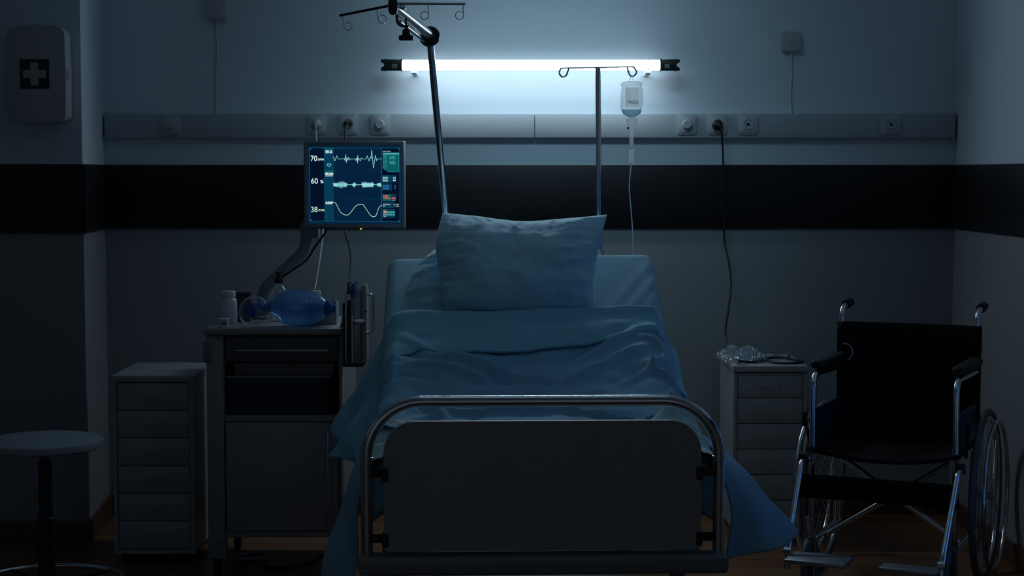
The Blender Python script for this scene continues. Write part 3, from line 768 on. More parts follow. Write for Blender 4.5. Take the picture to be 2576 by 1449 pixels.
# bottle
s = SD / F
bt = thing('infusion_bottle', P(1589, 295, SD), 'hanging plastic infusion bottle with blue fluid and drip line', 'drip bottle')
oz = P(1589, 290, SD)
def pr2(l): return [(r*s, (290-y)*s) for r, y in l]
prof = pr2([(0, 206), (16, 205.5), (25, 208), (28, 213), (27.6, 216), (26, 219), (26.2, 222), (28.2, 228), (28.4, 268), (27, 276), (22, 287), (13, 293), (9, 295), (8.6, 298)])
MB().lathe(prof, oz, (0, 0, 1), 40, sy=.72).build('bottle_body', M['bottle'], bt)
MB().lathe(pr2([(0, 276), (26.2, 276), (25.6, 277.5), (21, 286.5), (12, 292), (8, 294), (0, 296)]), oz, (0, 0, 1), 40, sy=.70).build('fluid', M['liquid'], bt)
MB().tube([P(1583, 205, SD), P(1585, 199, SD), P(1588, 190, SD), P(1592, 199, SD), P(1594, 205, SD)], .0022, 8).build('hanging_loop', M['bottle'], bt)
la = P(1589, 245, SD)
nl = 10; lw_ = 17*s
rows = []
for zz in (24*s, -24*s):
    rows.append([Vector((la.x + lw_*(-1+2*i/nl), la.y - (28.8*s)*.72*math.sqrt(max(0, 1-(17/28.8*(-1+2*i/nl))**2)) - .0008, la.z + zz)) for i in range(nl+1)])
lbo = MB().grid(rows).build('bottle_label', M['label'], bt)
def text_mesh(body, size, off=0.0, sx=1.0):
    cu = bpy.data.curves.new('t', 'FONT'); cu.body = body; cu.size = size; cu.offset = off; cu.resolution_u = 3
    cu.align_x = 'LEFT'; ob = bpy.data.objects.new('t', cu); COL.objects.link(ob)
    bpy.context.view_layer.update()
    me = bpy.data.meshes.new_from_object(ob.evaluated_get(bpy.context.evaluated_depsgraph_get()))
    bpy.data.objects.remove(ob); bpy.data.curves.remove(cu); return me
tm = text_mesh('NaCl', .017, .0004)
mb = MB(); mb.mesh(tm, Matrix.Translation((la.x-.0155, la.y-.0218, la.z-.022)) @ Matrix.Rotation(PI/2, 4, 'X')); mb.build('label_print', M['print'], lbo)
MB().lathe(pr2([(0, 298), (14, 298), (15, 301), (15, 304), (12, 305), (12, 315), (10, 316), (0, 316)]), oz, (0, 0, 1), 30).build('bottle_cap', M['milk'], bt)
MB().lathe([(0, 0), (3*s, .5*s), (3.4*s, 3*s), (2*s, 6*s), (0, 6*s)], P(1583, 322, SD-.01), (-1, 0, 0), 12).build('air_valve', M['blueplastic'], bt)
MB().lathe(pr2([(6, 317), (6.5, 326), (5.8, 328), (5.8, 352), (5.6, 362), (3, 365), (2, 368), (0, 368)]), oz, (0, 0, 1), 24).build('drip_chamber', M['bottle'], bt)
MB().prism([(-7*s, 17*s), (8*s, 18*s), (5*s, 8*s), (5*s, -17*s), (-6*s, -17*s), (-6*s, 4*s)][::-1], P(1589, 394, SD+.008), (1, 0, 0), (0, 0, 1), .018, .001).build('roller_clamp', M['milk'], bt)
ln = [P(x, y, SD) for x, y in ((1590, 366), (1589, 390), (1588, 412), (1585, 440), (1583, 470), (1585, 500), (1590, 560), (1592, 600), (1593, 640))] + [P(1592, 700, 6.05), Vector((P(1590, 760, 6.1).x, P(1590, 760, 6.1).y, .62))]
MB().tube(spline(ln, 8), .0021, 8).build('drip_line', M['tubing'], bt)

# ================================================================== DRAWER CABINETS
def cabinet(front_left, topz, width, depth, labels):
    """front-left lower corner in plan"""
    x, y = front_left
    t = thing('drawer_cabinet', (x + width/2, y + depth/2, 0), labels, 'drawer cabinet')
    zb_, zt_ = .035, topz
    mb = MB().box2((x, y, zb_), (x+.014, y+depth, zt_-.022)).box2((x+width-.014, y, zb_), (x+width, y+depth, zt_-.022)).box2((x+.014, y+depth-.01, zb_), (x+width-.014, y+depth, zt_-.022)).box2((x+.014, y+.002, zb_), (x+width-.014, y+depth-.01, zb_+.016))
    mb.build('body', M['white'], t)
    MB().box2((x-.003, y-.006, zt_-.024), (x+width+.003, y+depth, zt_), .003).build('top', M['white'], t)
    n = 6; h0 = zb_+.018; hh = (zt_-.026-h0)/n
    for k in range(n):
        a = h0 + k*hh + .0015; b = h0 + (k+1)*hh - .0015
        dw = MB().box2((x+.0165, y+.004, a), (x+width-.0165, y+depth-.02, b), .0018).build('drawer', M['white'], t)
        cx = x+width/2; cz = (a+b)/2 + .004
        MB().tube(fillet([(cx-.034, y+.004, cz), (cx-.034, y-.014, cz), (cx+.034, y-.014, cz), (cx+.034, y+.004, cz)], .006, 4), .0024, 8).build('handle', M['steel'], dw)
    for sx in (.03, width-.03):
        for sy in (.04, depth-.04):
            MB().lathe([(0, -.009), (.016, -.008), (.0175, 0), (.016, .008), (0, .009)], (x+sx, y+sy, .0175), (1, 0, 0), 16).box((x+sx, y+sy, .029), (.024, .02, .01), .002).build('caster', M['dark'], t)
    return t
fl_ = P(282, 960, 6.19)
cabinet((fl_.x, fl_.y), P(400, 945, 6.18).z, (486-282)*6.19/F, .43, 'white six-drawer cabinet on the left, between stool and trolley')
fr_ = P(1846, 936, 6.60)
cabT = P(1900, 921, 6.59).z
CABR = cabinet((fr_.x, fr_.y), cabT, .283, .43, 'white six-drawer cabinet right of the bed, under the plastic bag and stethoscope')

# ================================================================== TROLLEY
TDp = 5.95; ty = -DW + TDp
X0 = P(517, 900, TDp).x; X1 = P(862, 900, TDp).x; ZT = P(700, 826, TDp).z
dep = .52
tr = thing('medical_trolley', ((X0+X1)/2, ty + dep/2, 0), 'grey trolley with drawer, shelf and door left of the bed', 'trolley')
def tz(py): return P(700, py, TDp).z
def tx(px): return P(px, 900, TDp).x
MB().box2((tx(513), ty-.012, tz(843)), (tx(864), ty+dep, ZT), .006).build('worktop', M['greye'], tr)
zbm = tz(1406)
MB().box2((X0+.002, ty, zbm), (tx(562), ty+.055, tz(843)), .004).build('leg', M['greye'], tr)
MB().box2((tx(852), ty, zbm), (X1-.002, ty+.055, tz(843)), .004).build('leg', M['greye'], tr)
for a, b in ((X0+.002, tx(562)), (tx(852), X1-.002)):
    MB().box2((a, ty+dep-.055, zbm), (b, ty+dep, tz(843)), .004).build('leg', M['greye'], tr)
MB().box2((X0+.004, ty+.05, tz(1352)), (X0+.012, ty+dep-.05, tz(843))).build('side_panel', M['greye'], tr)
MB().box2((X1-.012, ty+.05, tz(1352)), (X1-.004, ty+dep-.05, tz(843))).build('side_panel', M['greye'], tr)
MB().box2((X0+.01, ty+dep-.02, tz(1352)), (X1-.01, ty+dep-.012, tz(843))).build('back_panel', M['greye'], tr)
dwr = MB().box2((tx(566), ty+.006, tz(910)), (tx(849), ty+.35, tz(848)), .003).build('drawer', M['drawerdark'], tr)
hz = tz(881)
MB().tube(fillet([(tx(592), ty+.008, hz), (tx(592), ty-.018, hz), (tx(828), ty-.018, hz), (tx(828), ty+.008, hz)], .008, 4), .0038, 10).build('handle', M['steel'], dwr)
MB().box2((tx(563), ty, tz(1061)), (tx(851), ty+dep-.02, tz(1046)), .002).build('shelf', M['greye'], tr)
dr_ = MB().box2((tx(566), ty-.004, tz(1336)), (tx(850), ty+.014, tz(1063)), .003).build('door', M['greye'], tr)
MB().tube(fillet([(tx(825), ty, tz(1085)), (tx(825), ty-.028, tz(1085)), (tx(825), ty-.028, tz(1322)), (tx(825), ty, tz(1322))], .008, 4), .0050, 12).build('handle', M['steel'], dr_)
MB().box2((tx(563), ty+.002, tz(1352)), (tx(852), ty+dep-.02, tz(1338)), .002).build('bottom_rail', M['greye'], tr)
MB().tube([(tx(848), ty-.006, tz(1145)), (tx(848), ty-.006, tz(1258))], .0022, 8).build('door_hinge_rod', M['chrome'], dr_)
for x in (X0+.028, X1-.028):
    for y in (ty+.03, ty+dep-.03):
        MB().lathe([(0, -.012), (.030, -.011), (.034, 0), (.030, .011), (0, .012)], (x, y, .034), (1, 0, 0), 20).box((x, y, .062), (.03, .022, max(.01, zbm-.05)), .003).build('caster', M['dark'], tr)
for px, py in ((551, 850), (552, 1362)):
    MB().lathe([(.0045, 0), (.0045, .003), (0, .003)], (tx(px), ty, tz(py)), (0, -1, 0), 12).build('bolt', M['dark'], tr)
sb = MB().box2((tx(511), ty-.004, tz(912)), (tx(530), ty+.05, tz(861)), .004).build('side_box', M['armgrey'], tr)
# bins on the shelf
zs = tz(1046)
bi = thing('storage_bin', ((tx(567)+tx(828))/2, ty+.1, zs), 'dark blue plastic bin on the open shelf of the trolley', 'bin')
mb = MB(); xa, xb, ya, yb, za, zb2 = tx(570), tx(826), ty+.02, ty+.34, zs+.0005, tz(950)
mb.box2((xa, ya, za), (xb, ya+.003, zb2)).box2((xa, yb-.003, za), (xb, yb, zb2)).box2((xa, ya, za), (xa+.003, yb, zb2)).box2((xb-.003, ya, za), (xb, yb, zb2)).box2((xa, ya, za), (xb, yb, za+.003))
mb.build('bin_body', M['binblue'], bi)
MB().tube([(xa-.002, ya-.002, zb2), (xb+.002, ya-.002, zb2), (xb+.002, yb, zb2), (xa-.002, yb, zb2)], .005, 8, closed=True).build('rim', M['armgrey'], bi)
bi2 = thing('storage_tray', ((tx(600)+tx(800))/2, ty+.2, tz(944)), 'smoky clear tray stacked on the blue bin in the trolley', 'tray')
za2 = zb2 + .0056
mb = MB().box2((tx(585), ty+.03, za2), (tx(838), ty+.033, tz(916))).box2((tx(585), ty+.30, za2), (tx(838), ty+.303, tz(916))).box2((tx(585), ty+.03, za2), (tx(587), ty+.30, tz(916))).box2((tx(836), ty+.03, za2), (tx(838), ty+.30, tz(916))).box2((tx(585), ty+.03, za2), (tx(838), ty+.30, za2+.002))
mb.build('tray_body', M['binclear'], bi2)
for px, py, ln_, an, m in ((730, 917, .02, .2, 'dark'), (740, 917, .02, .2, 'dark'), (797, 917, .018, .35, 'whitep')):
    c = Vector((tx(px), ty+.027, tz(py)-.004))
    MB().tube([c + Vector((-math.sin(an)*ln_/2, 0, ln_/2)), c + Vector((math.sin(an)*ln_/2, 0, -ln_/2))], .0012, 6).build('tray_mark', M[m], bi2)

# ---- things on the trolley
def on_top(px, D): return Vector((P(px, 800, D).x, -DW + D, ZT))
c = on_top(575, 6.15); s = 6.15/F
t = thing('pill_bottle', c, 'tall white pill bottle with screw cap at the left back of the trolley', 'bottle')
MB().lathe([(0, 0), (21*s, 0), (22*s, 2*s), (22*s, 56*s), (20*s, 62*s), (17*s, 64*s), (17*s, 68*s), (0, 68*s)], c, seg=36).build('bottle_body', M['whitep'], t)
MB().lathe([(0, 66*s), (17.5*s, 66*s), (18.5*s, 68*s), (18*s, 80*s), (16.5*s, 82*s), (0, 82*s)], c, seg=36).build('cap', M['whitep'], t)
c = on_top(563, 5.99); s = 5.99/F
t = thing('small_jar', c, 'tiny white jar with dark band at the front left of the trolley', 'jar')
MB().lathe([(0, 0), (12*s, 0), (12.5*s, 1*s), (12.5*s, 14*s), (11*s, 15*s), (11*s, 17*s), (0, 17*s)], c, seg=28).build('jar_body', M['whitep'], t)
MB().lathe([(0, 17*s), (13*s, 17*s), (13*s, 22*s), (12*s, 23*s), (0, 23*s)], c, seg=28).build('lid', M['whitep'], t)
MB().box(c + Vector((2*s, -12.6*s, 11*s)), (15*s, 1.6*s, 3.5*s)).build('dark_band', M['dark'], t)
c = on_top(612, 6.24); s = 6.24/F
t = thing('black_device', c, 'small black boxy device behind the pill bottle', 'device')
MB().box(c + Vector((0, 0, 33*s)), (36*s, .05, 66*s), .003).build('case', M['dark'], t)
MB().box(c + Vector((0, -.004, 70*s)), (40*s, .06, 8*s), .002).build('top_cover', M['rubber'], t)
# sanitizer bottle
c = on_top(702, 6.24); s = 6.24/F
t = thing('dropper_bottle', c, 'clear bottle with tall black cap behind the blue resuscitator', 'bottle')
MB().lathe([(0, 0), (25*s, 0), (26*s, 3*s), (26*s, 62*s), (22*s, 78*s), (12*s, 90*s), (10*s, 94*s), (10*s, 98*s)], c, seg=36).build('bottle_body', M['clear'], t)
MB().lathe([(0, 97*s), (11*s, 97*s), (11*s, 108*s), (9*s, 110*s), (6*s, 110*s), (6*s, 120*s), (7*s, 121*s), (7*s, 124*s), (0, 124*s)], c, seg=28).build('cap', M['dark'], t)
# white box
c = on_top(808, 6.12); s = 6.12/F
t = thing('carton_box', c, 'small white carton at the right back of the trolley', 'box')
MB().box(c + Vector((0, .02, 28*s)), (80*s, .08, 56*s), .002).build('carton', M['white'], t)
MB().prism([(-40*s, 0), (40*s, 0), (42*s, -.004), (30*s, .006), (-20*s, .004)][::-1], c + Vector((0, -.022, 56*s+.003)), (1, 0, 0), (0, 0, 1), .002).build('flap', M['white'], t)
# resuscitator: lying bag + neck + mask
s = 6.03/F; by = -DW + 6.03
br = thing('resuscitator', (P(752, 800, 6.03).x, by, ZT), 'blue bag resuscitator with clear mask lying on the trolley', 'resuscitator')
cz_ = ZT + 47.5*s; ox = P(752, 778, 6.03).x
tl = Vector((1, 0, -.03)).normalized()
prof = [(13*s, -74*s), (16*s, -70*s), (25*s, -60*s), (34*s, -50*s), (39*s, -44*s), (41*s, -40*s), (42*s, -36*s), (44.5*s, -24*s), (46*s, -10*s), (46*s, 4*s), (44.8*s, 18*s), (42.5*s, 30*s), (41.5*s, 33*s), (38*s, 44*s), (32*s, 55*s), (26*s, 63*s), (22*s, 68*s)]
bag = MB().lathe(prof, (ox, by, cz_), tl, 48).build('bag', M['bvm'], br)
mb = MB()
for zz, rr_ in ((-38*s, 41.6*s), (31*s, 42.3*s)): mb.lathe([(rr_, zz-1.5*s), (rr_+1.4*s, zz), (rr_, zz+1.5*s)], (ox, by, cz_), tl, 48)
mb.build('seam_ring', M['bvm'], bag)
MB().lathe([(0, 66*s), (21*s, 66*s), (23*s, 69*s), (23*s, 77*s), (20*s, 79*s), (20*s, 82*s), (12*s, 84*s), (12*s, 92*s), (9*s, 94*s), (0, 94*s)], (ox, by, cz_), tl, 30).build('inlet_valve', M['bvmd'], br)
MB().lathe([(0, -112*s), (7*s, -112*s), (8*s, -104*s), (9*s, -98*s), (13*s, -96*s), (14*s, -88*s), (11*s, -84*s), (12*s, -80*s), (15*s, -78*s), (15*s, -70*s), (0, -70*s)], (ox, by, cz_), tl, 28).build('neck_valve', M['bvmd'], br)
mc = Vector((P(632, 778, 6.0).x, -DW+6.00, ZT + 42*s)); ax = Vector((-.35, -1, .12))
MB().lathe([(0, 9*s), (12*s, 8*s), (17*s, 5*s), (19*s, 0), (15*s, -10*s), (0, -12*s)], mc + Vector((0, -.002, 0)), ax, 28).build('mask_connector', M['bvmd'], br)
MB().lathe([(17*s, 8*s), (27*s, 6*s), (37*s, -1*s), (42*s, -9*s), (44*s, -13*s), (42*s, -17*s), (38*s, -13*s)], mc, ax, 40, sy=.86).build('mask', M['clear'], br)
mb = MB()
for dx, dy in ((0, 20), (8, -20)): mb.lathe([(0, 0), (3*s, 0), (2*s, 3*s), (0, 3*s)], mc + Vector((dx*s, -.022, dy*s)), ax, 12)
mb.build('mask_stud', M['red'], br)

# ---- equipment holder on the right side of the trolley
ED = 5.90; ey = -DW + ED
def e(px, py, D=ED): return P(px, py, D)
eq = thing('equipment_holder', (e(895, 900).x, ey, e(895, 918).z), 'black bracket holding a metal case with a loop handle at the trolley side', 'equipment case')
a, b = e(862, 742), e(880, 918)
mb = MB().box2((a.x, ey-.01, b.z), (a.x+.004, ey+.09, a.z-.03)).box2((b.x-.006, ey-.01, b.z), (b.x, ey+.09, e(0, 712).z)).box2((a.x, ey-.012, b.z-.006), (e(909, 0).x, ey+.09, b.z+.002))
mb.build('bracket', M['dark'], eq)
MB().tube([e(871, 760), e(871, 912)], .006, 12).tube([e(877, 745), e(877, 912)], .0025, 8).build('rail', M['chrome'], eq)
MB().box2((e(882, 0).x, ey-.012, e(0, 916).z), (e(905, 0).x, ey+.10, e(0, 728).z), .006).build('case', M['alu'], eq)
MB().box2((e(905, 0).x, ey-.006, e(0, 910).z), (e(917, 0).x, ey+.10, e(0, 718).z), .003).build('case_cover', M['white'], eq)
MB().tube(fillet([e(915, 739), e(939, 741), e(939, 837), e(915, 837)], .018, 6), .0050, 14).build('loop_handle', M['chrome'], eq)
MB().lathe([(0, 0), (5*s, 0), (4*s, 5*s), (0, 6*s)], e(917, 783), (1, 0, 0), 16).build('lock_knob', M['dark'], eq)
MB().box2((e(884, 0).x, ey-.020, e(0, 815).z), (e(915, 0).x, ey-.008, e(0, 800).z), .002).build('strap_buckle', M['chrome'], eq)
cl_ = MB().tube([e(877, 748), e(868, 782), e(857, 826)], [.005, .0045, .0045], 12).build('lever', M['steel'], eq)
MB().lathe([(0, -.012), (8*s, -.012), (9*s, -.008), (9*s, .008), (0, .012)], e(876, 748), (0, 1, 0), 20).build('lever_pivot', M['steel'], cl_)
MB().prism([(-.006, -.03), (.005, -.03), (.009, .0), (.009, .020), (.002, .014), (-.006, 0)][::-1], e(890, 722, ED-.004), (1, 0, 0), (0, 0, 1), .06, .001).build('blue_cover', M['blueplastic'], eq)
mb = MB()
for k in range(4): mb.tube(spline([e(893+2*k, 712), e(896+2*k, 704+k*2), e(899+2*k, 716), e(897+2*k, 728)], 5), .0018, 7)
mb.build('clear_tubing', M['tubing'], eq)

# ================================================================== MONITOR
MDp = 6.25; yaw = math.radians(-7)
mc = P(894, 465, MDp)
mo = thing('patient_monitor', mc, 'grey patient monitor on a bent arm, its screen showing glowing pulse and breathing curves', 'monitor', yaw)
ms = MDp/F
MW, MH = 250*ms/math.cos(yaw), 216*ms
mcx = -.002
# bezel: frame of four bars with a recess
scr = (-.1685, .1685, -.137, .137)
sxx = 2.29e-4
def S(zx, zy): return ((zx-842)*sxx*1.0, -(zy-728)*sxx)
bx0, bx1 = S(88, 0)[0], S(1590, 0)[0]; bz0, bz1 = S(0, 1345)[1], S(0, 112)[1]
ox0, ox1 = S(28, 0)[0], S(1640, 0)[0]; oz0, oz1 = S(0, 1408)[1], S(0, 42)[1]
mb = MB().box2((ox0, -.022, oz0), (bx0, .02, oz1), .003).box2((bx1, -.022, oz0), (ox1, .02, oz1), .003).box2((bx0-.004, -.022, bz1), (bx1+.004, .02, oz1), .003).box2((bx0-.004, -.022, oz0), (bx1+.004, .02, bz0), .003)
mb.build('bezel', M['bezel'], mo, False)
MB().box2((ox0+.004, .0, oz0+.004), (ox1-.004, .045, oz1-.004), .008).build('back_shell', M['bezel'], mo, False)
MB().box2((ox0+.02, -.018, oz0-.004), (ox1-.05, .0, oz0+.002), .001).build('button_strip', M['dark'], mo, False)
MB().box((S(945, 0)[0], -.019, oz0-.0035), (.006, .004, .004)).build('power_light', emit('amber light', (1.0, .55, .04), 1.3), mo, False)
EM = [emit('screen background', srgb(5, 33, 60)), emit('screen header panel', srgb(8, 58, 84)), emit('screen frame line', srgb(22, 98, 124)),
      emit('screen trace', srgb(150, 225, 228)), emit('screen text', srgb(215, 240, 238)), emit('screen teal panel', srgb(10, 88, 96)),
      emit('screen blue text', srgb(60, 140, 220)), emit('screen red text', srgb(235, 95, 70)), emit('screen green trace', srgb(190, 235, 205)),
      emit('screen darker column', srgb(3, 18, 40)), emit('screen teal bar', srgb(70, 165, 165)), emit('screen orange bar', srgb(225, 170, 130)), emit('screen teal column', srgb(26, 104, 112))]
mb = MB()
def rect(x0_, y0_, x1_, y1_, mi, lay):
    a = S(x0_, y0_); b = S(x1_, y1_); mb.mi = mi; yy = -.0125 - lay*.0003
    vs = [mb.bm.verts.new((x, yy, z)) for x, z in ((a[0], b[1]), (b[0], b[1]), (b[0], a[1]), (a[0], a[1]))]
    mb._fin([mb.bm.faces.new(vs)])
def line(pts, wd, mi, lay):
    mb.mi = mi; yy = -.0125 - lay*.0003; q = [Vector(S(*p)) for p in pts]; h = wd*sxx/2
    for i, (a, b) in enumerate(zip(q[:-1], q[1:])):
        d = (b-a); 
        if d.length < 1e-7: continue
        d.normalize(); n = Vector((-d.y, d.x))*h; a2 = a - d*h*.5; b2 = b + d*h*.5
        vs = [mb.bm.verts.new((p.x, yy, p.y)) for p in (a2-n, b2-n, b2+n, a2+n)]
        mb._fin([mb.bm.faces.new(vs)])
def txt(body, x, y, h, mi, lay=3, off=0, wid=None):
    """x,y = left baseline in zoom pixels, h = cap height"""
    me = text_mesh(body, h*sxx/.70, off*sxx)
    xs_ = [v.co.x for v in me.vertices]; w0 = (max(xs_)-min(xs_)) if xs_ else 1
    k = (wid*sxx/w0) if wid else 1
    a = S(x, y); mb.mi = mi
    mb.mesh(me, Matrix.Translation((a[0], -.0125-lay*.0003, a[1])) @ Matrix.Rotation(PI/2, 4, 'X') @ Matrix.Diagonal((k, 1, 1, 1)) @ Matrix.Translation((-min(xs_), 0, 0)))
rect(88, 112, 1590, 1345, 0, 0); rect(122, 150, 355, 1300, 9, 1)
rect(362, 150, 505, 485, 1, 1); rect(362, 497, 505, 945, 1, 1); rect(362, 957, 505, 1298, 1, 1)
rect(362, 497, 505, 540, 5, 1.4); rect(362, 150, 505, 170, 5, 1.4)
rect(1285, 150, 1565, 1300, 9, 1)
for a in (((115, 146), (1572, 150)), ((115, 1302), (1572, 1308)), ((118, 146), (118, 1302)), ((1568, 150), (1568, 1308)), ((358, 150), (362, 1300)), ((1275, 150), (1275, 1305))): line(a, 7, 2, 2)
line(((362, 490), (1275, 495)), 5, 1, 2); line(((362, 950), (1275, 955)), 5, 1, 2)
for x, y in ((118, 150), (1545, 150), (118, 1275), (1545, 1285)): rect(x, y, x+24, y+22, 2, 2.2)
line([(500, 283), (527, 352), (557, 268), (577, 319), (668, 319), (680, 308), (690, 345), (704, 250), (711, 380), (722, 300), (735, 340), (750, 290), (768, 338), (780, 320), (850, 319), (862, 342), (875, 305), (884, 350), (896, 262), (890, 388), (905, 300), (920, 325), (937, 350), (952, 305), (970, 319), (1030, 320), (1046, 270), (1076, 354), (1098, 288), (1108, 315), (1120, 178), (1146, 466), (1178, 260), (1198, 348), (1210, 319), (1272, 321)], 7, 3, 3)
q = []; x = 500.
while x < 1272:
    if x < 720: a_ = 34 + 22*math.exp(-((x-630)/60)**2)
    elif x < 805: a_ = 2
    elif x < 870: a_ = 40*math.sin((x-800)/70*PI)
    elif x < 960: a_ = 2
    elif x < 1145: a_ = 46 - abs(x-1020)*.07
    elif x < 1205: a_ = 2
    else: a_ = 32
    stp = 9 if 560 < x < 680 else 6.5
    q.append((x, 726 + a_*(1 if len(q) % 2 else -1)*(0.7+.3*random.random()))); x += stp
line(q, 7, 3, 3)
q = spline([(500, 1003, 0), (540, 1025, 0), (600, 1140, 0), (655, 1190, 0), (722, 1205, 0), (780, 1160, 0), (860, 1060, 0), (940, 1036, 0), (985, 1050, 0), (1040, 1130, 0), (1100, 1210, 0), (1150, 1228, 0), (1185, 1205, 0), (1230, 1090, 0), (1272, 1046, 0)], 8)
line([(p.x, p.y) for p in q], 8, 8, 3)
txt('EKG', 378, 226, 40, 4, off=2.2, wid=108); txt('BRAIN', 371, 570, 32, 4, off=2.5, wid=128); txt('ACTIVITY', 372, 596, 19, 4, off=.8, wid=124); txt('RESP', 374, 1032, 38, 4, off=2.4, wid=122)
txt('70', 136, 352, 86, 4, off=1.2, wid=106); txt('BPM', 256, 344, 34, 4, off=.5, wid=90)
txt('60', 140, 708, 86, 4, off=1.2, wid=110); txt('%', 288, 700, 46, 4, off=1.5, wid=54)
txt('38', 136, 1160, 86, 8, off=1.2, wid=106); txt('RPM', 258, 1146, 34, 8, off=.5, wid=90)
line([(433, 445), (405, 418), (403, 402), (412, 395), (425, 397), (433, 407), (443, 397), (455, 395), (464, 404), (461, 420), (433, 445)], 6, 3, 3)
txt('DATA LOG...', 1298, 212, 20, 4, wid=135)
mb.mi = 5
po = [(1300, 224), (1554, 224), (1554, 522), (1388, 520), (1300, 468)]
vs = [mb.bm.verts.new((S(*p)[0], -.0131, S(*p)[1])) for p in po]; mb._fin([mb.bm.faces.new(vs)])
line(po + [po[0]], 4, 10, 2.6); rect(1300, 224, 1554, 252, 10, 2.8); rect(1302, 252, 1370, 470, 12, 2.3)
for y0_, tt in ((292, 0), (366, 1)):
    rect(1322, y0_ - 12, 1330, y0_ - 6, 10, 3); rect(1336, y0_ - 12, 1354, y0_ - 2, 10, 3)
    for k, (wa, wb) in enumerate(((30, 92), (36, 76), (36, 98))):
        rect(1405, y0_ - 12 + k*17, 1405 + wa, y0_ - 2 + k*17, 10, 3); rect(1405 + wa + 7, y0_ - 12 + k*17, 1405 + wb, y0_ - 2 + k*17, 10, 3)
rect(1288, 578, 1390, 690, 5, 1.5); rect(1390, 578, 1500, 690, 1, 1.5); rect(1288, 705, 1440, 815, 1, 1.5)
rect(1288, 875, 1430, 985, 5, 1.5); rect(1430, 875, 1500, 985, 1, 1.5); rect(1288, 998, 1470, 1095, 1, 1.5); rect(1288, 1108, 1490, 1245, 1, 1.5)
txt('ETO2', 1298, 630, 26, 4, off=1, wid=78); txt('61', 1462, 630, 28, 4, off=1, wid=40); txt('INO2', 1298, 670, 26, 4, off=1, wid=76); txt('44', 1456, 670, 28, 4, off=1, wid=48)
txt('ETN2O', 1300, 755, 26, 6, off=.6, wid=98); txt('2', 1482, 755, 28, 6, off=.6, wid=20); txt('INN2O', 1300, 795, 26, 6, off=.6, wid=96); txt('1', 1488, 795, 28, 6, off=.6, wid=9)
txt('NIBP', 1300, 916, 24, 7, off=1.2, wid=80); txt('118/72', 1300, 952, 26, 7, off=1.2, wid=110); txt('(88)', 1434, 952, 26, 7, off=1.2, wid=70); txt('mmHg', 1438, 975, 12, 4, wid=52)
txt('INTERVAL', 1298, 1046, 20, 4, wid=122); txt('35 MIN', 1468, 1046, 20, 4, wid=80); txt('ET', 1298, 1074, 20, 4, off=.3, wid=30); txt('1 MIN', 1486, 1074, 20, 4, wid=62)
txt('MAX', 1304, 1134, 14, 4, wid=46); txt('MIN', 1304, 1232, 14, 4, wid=40)
for r_ in range(2):
    for k in range(12):
        x = 1304 + k*15.4; y = (1142, 1182)[r_]; rect(x, y, x+11, y+30, 11 if k < (4, 1)[r_] else 10, 2.5)
so = MB().box2((bx0-.003, -.0122, bz0-.003), (bx1+.003, -.002, bz1+.003)).build('screen_glass', M['dark'], mo, False)
mb.build('screen_image', EM, so, False, recalc=False)

# monitor arm standing on the back of the trolley
ma = mo
ap = [P(771, 560, 6.34), P(770, 628, 6.34), P(662, 728, 6.34), Vector((P(662, 728, 6.34).x, -DW+6.34, ZT))]
MB().tube(fillet(ap, .035, 8), .0215, 20, flat=.7).build('arm_tube', M['armgrey'], ma)
MB().box2((P(762, 0, 6.34).x, -DW+6.295, P(0, 600, 6.3).z), (P(800, 0, 6.34).x, -DW+6.36, P(0, 545, 6.3).z), .006).build('mount_bracket', M['armgrey'], ma)
MB().lathe([(0, 0), (.04, 0), (.038, .008), (.026, .014), (0, .014)], (ap[-1].x, ap[-1].y, ZT), seg=28).build('base_flange', M['armgrey'], ma)

# ---- cables
def cable(name, pts, r, m, label, cat='cable'):
    o = MB().tube(spline(pts, 8), r, 8).build(name, M[m]); return tag(o, label, cat)
pl = thing('power_plug', P(797, 312, 7.03), 'white plug in the socket above the left of the monitor', 'plug')
pc_ = P(797, 312, DW-TD-.012)
MB().lathe([(.019, 0), (.019, .012), (.012, .022), (.006, .026), (0, .026)], (pc_.x, -TD-.0135, pc_.z), (0, -1, 0), 26).build('plug_body', M['plate'], pl)
cable('power_cable', [(pc_.x+.001, -.085, pc_.z), (pc_.x, -.092, pc_.z-.012), P(796, 356, 6.98), P(800, 470, 6.85), P(812, 575, 6.70), P(806, 640, 6.60), P(797, 700, 6.5), P(792, 728, 6.42)], .0030, 'cablew', 'thin white cable hanging from the duct down behind the monitor')
x = P(795, 736, 6.40)
t = thing('cable_connector', x, 'white cable connector resting behind the resuscitator bag', 'connector')
MB().box(x, (.034, .02, .016), .005).build('connector_body', M['whitep'], t)
MB().box2((x.x-.02, x.y-.03, ZT), (x.x+.02, x.y+.01, x.z-.008), .002).build('adapter_block', M['white'], t)
pc_ = P(877, 311, DW-TD-.012)
t = thing('power_plug', pc_, 'dark round plug in the middle socket above the monitor', 'plug')
MB().lathe([(.019, 0), (.019, .006), (0, .006)], (pc_.x, -TD-.0135, pc_.z), (0, -1, 0), 26).build('plug_face', M['armgrey'], t)
MB().box((pc_.x-.001, -TD-.027, pc_.z+.001), (.036, .018, .012), .005).build('plug_body', M['dark'], t)
cable('power_cable', [(pc_.x-.002, -.080, pc_.z), (pc_.x-.006, -.09, pc_.z-.015), P(868, 356, 6.98), P(866, 470, 6.85), P(868, 580, 6.70), P(878, 615, 6.6), P(883, 650, 6.5), P(880, 700, 6.25), P(875, 742, 6.0)], .0042, 'cablek', 'black cable from the middle socket falling behind the monitor to the metal case')
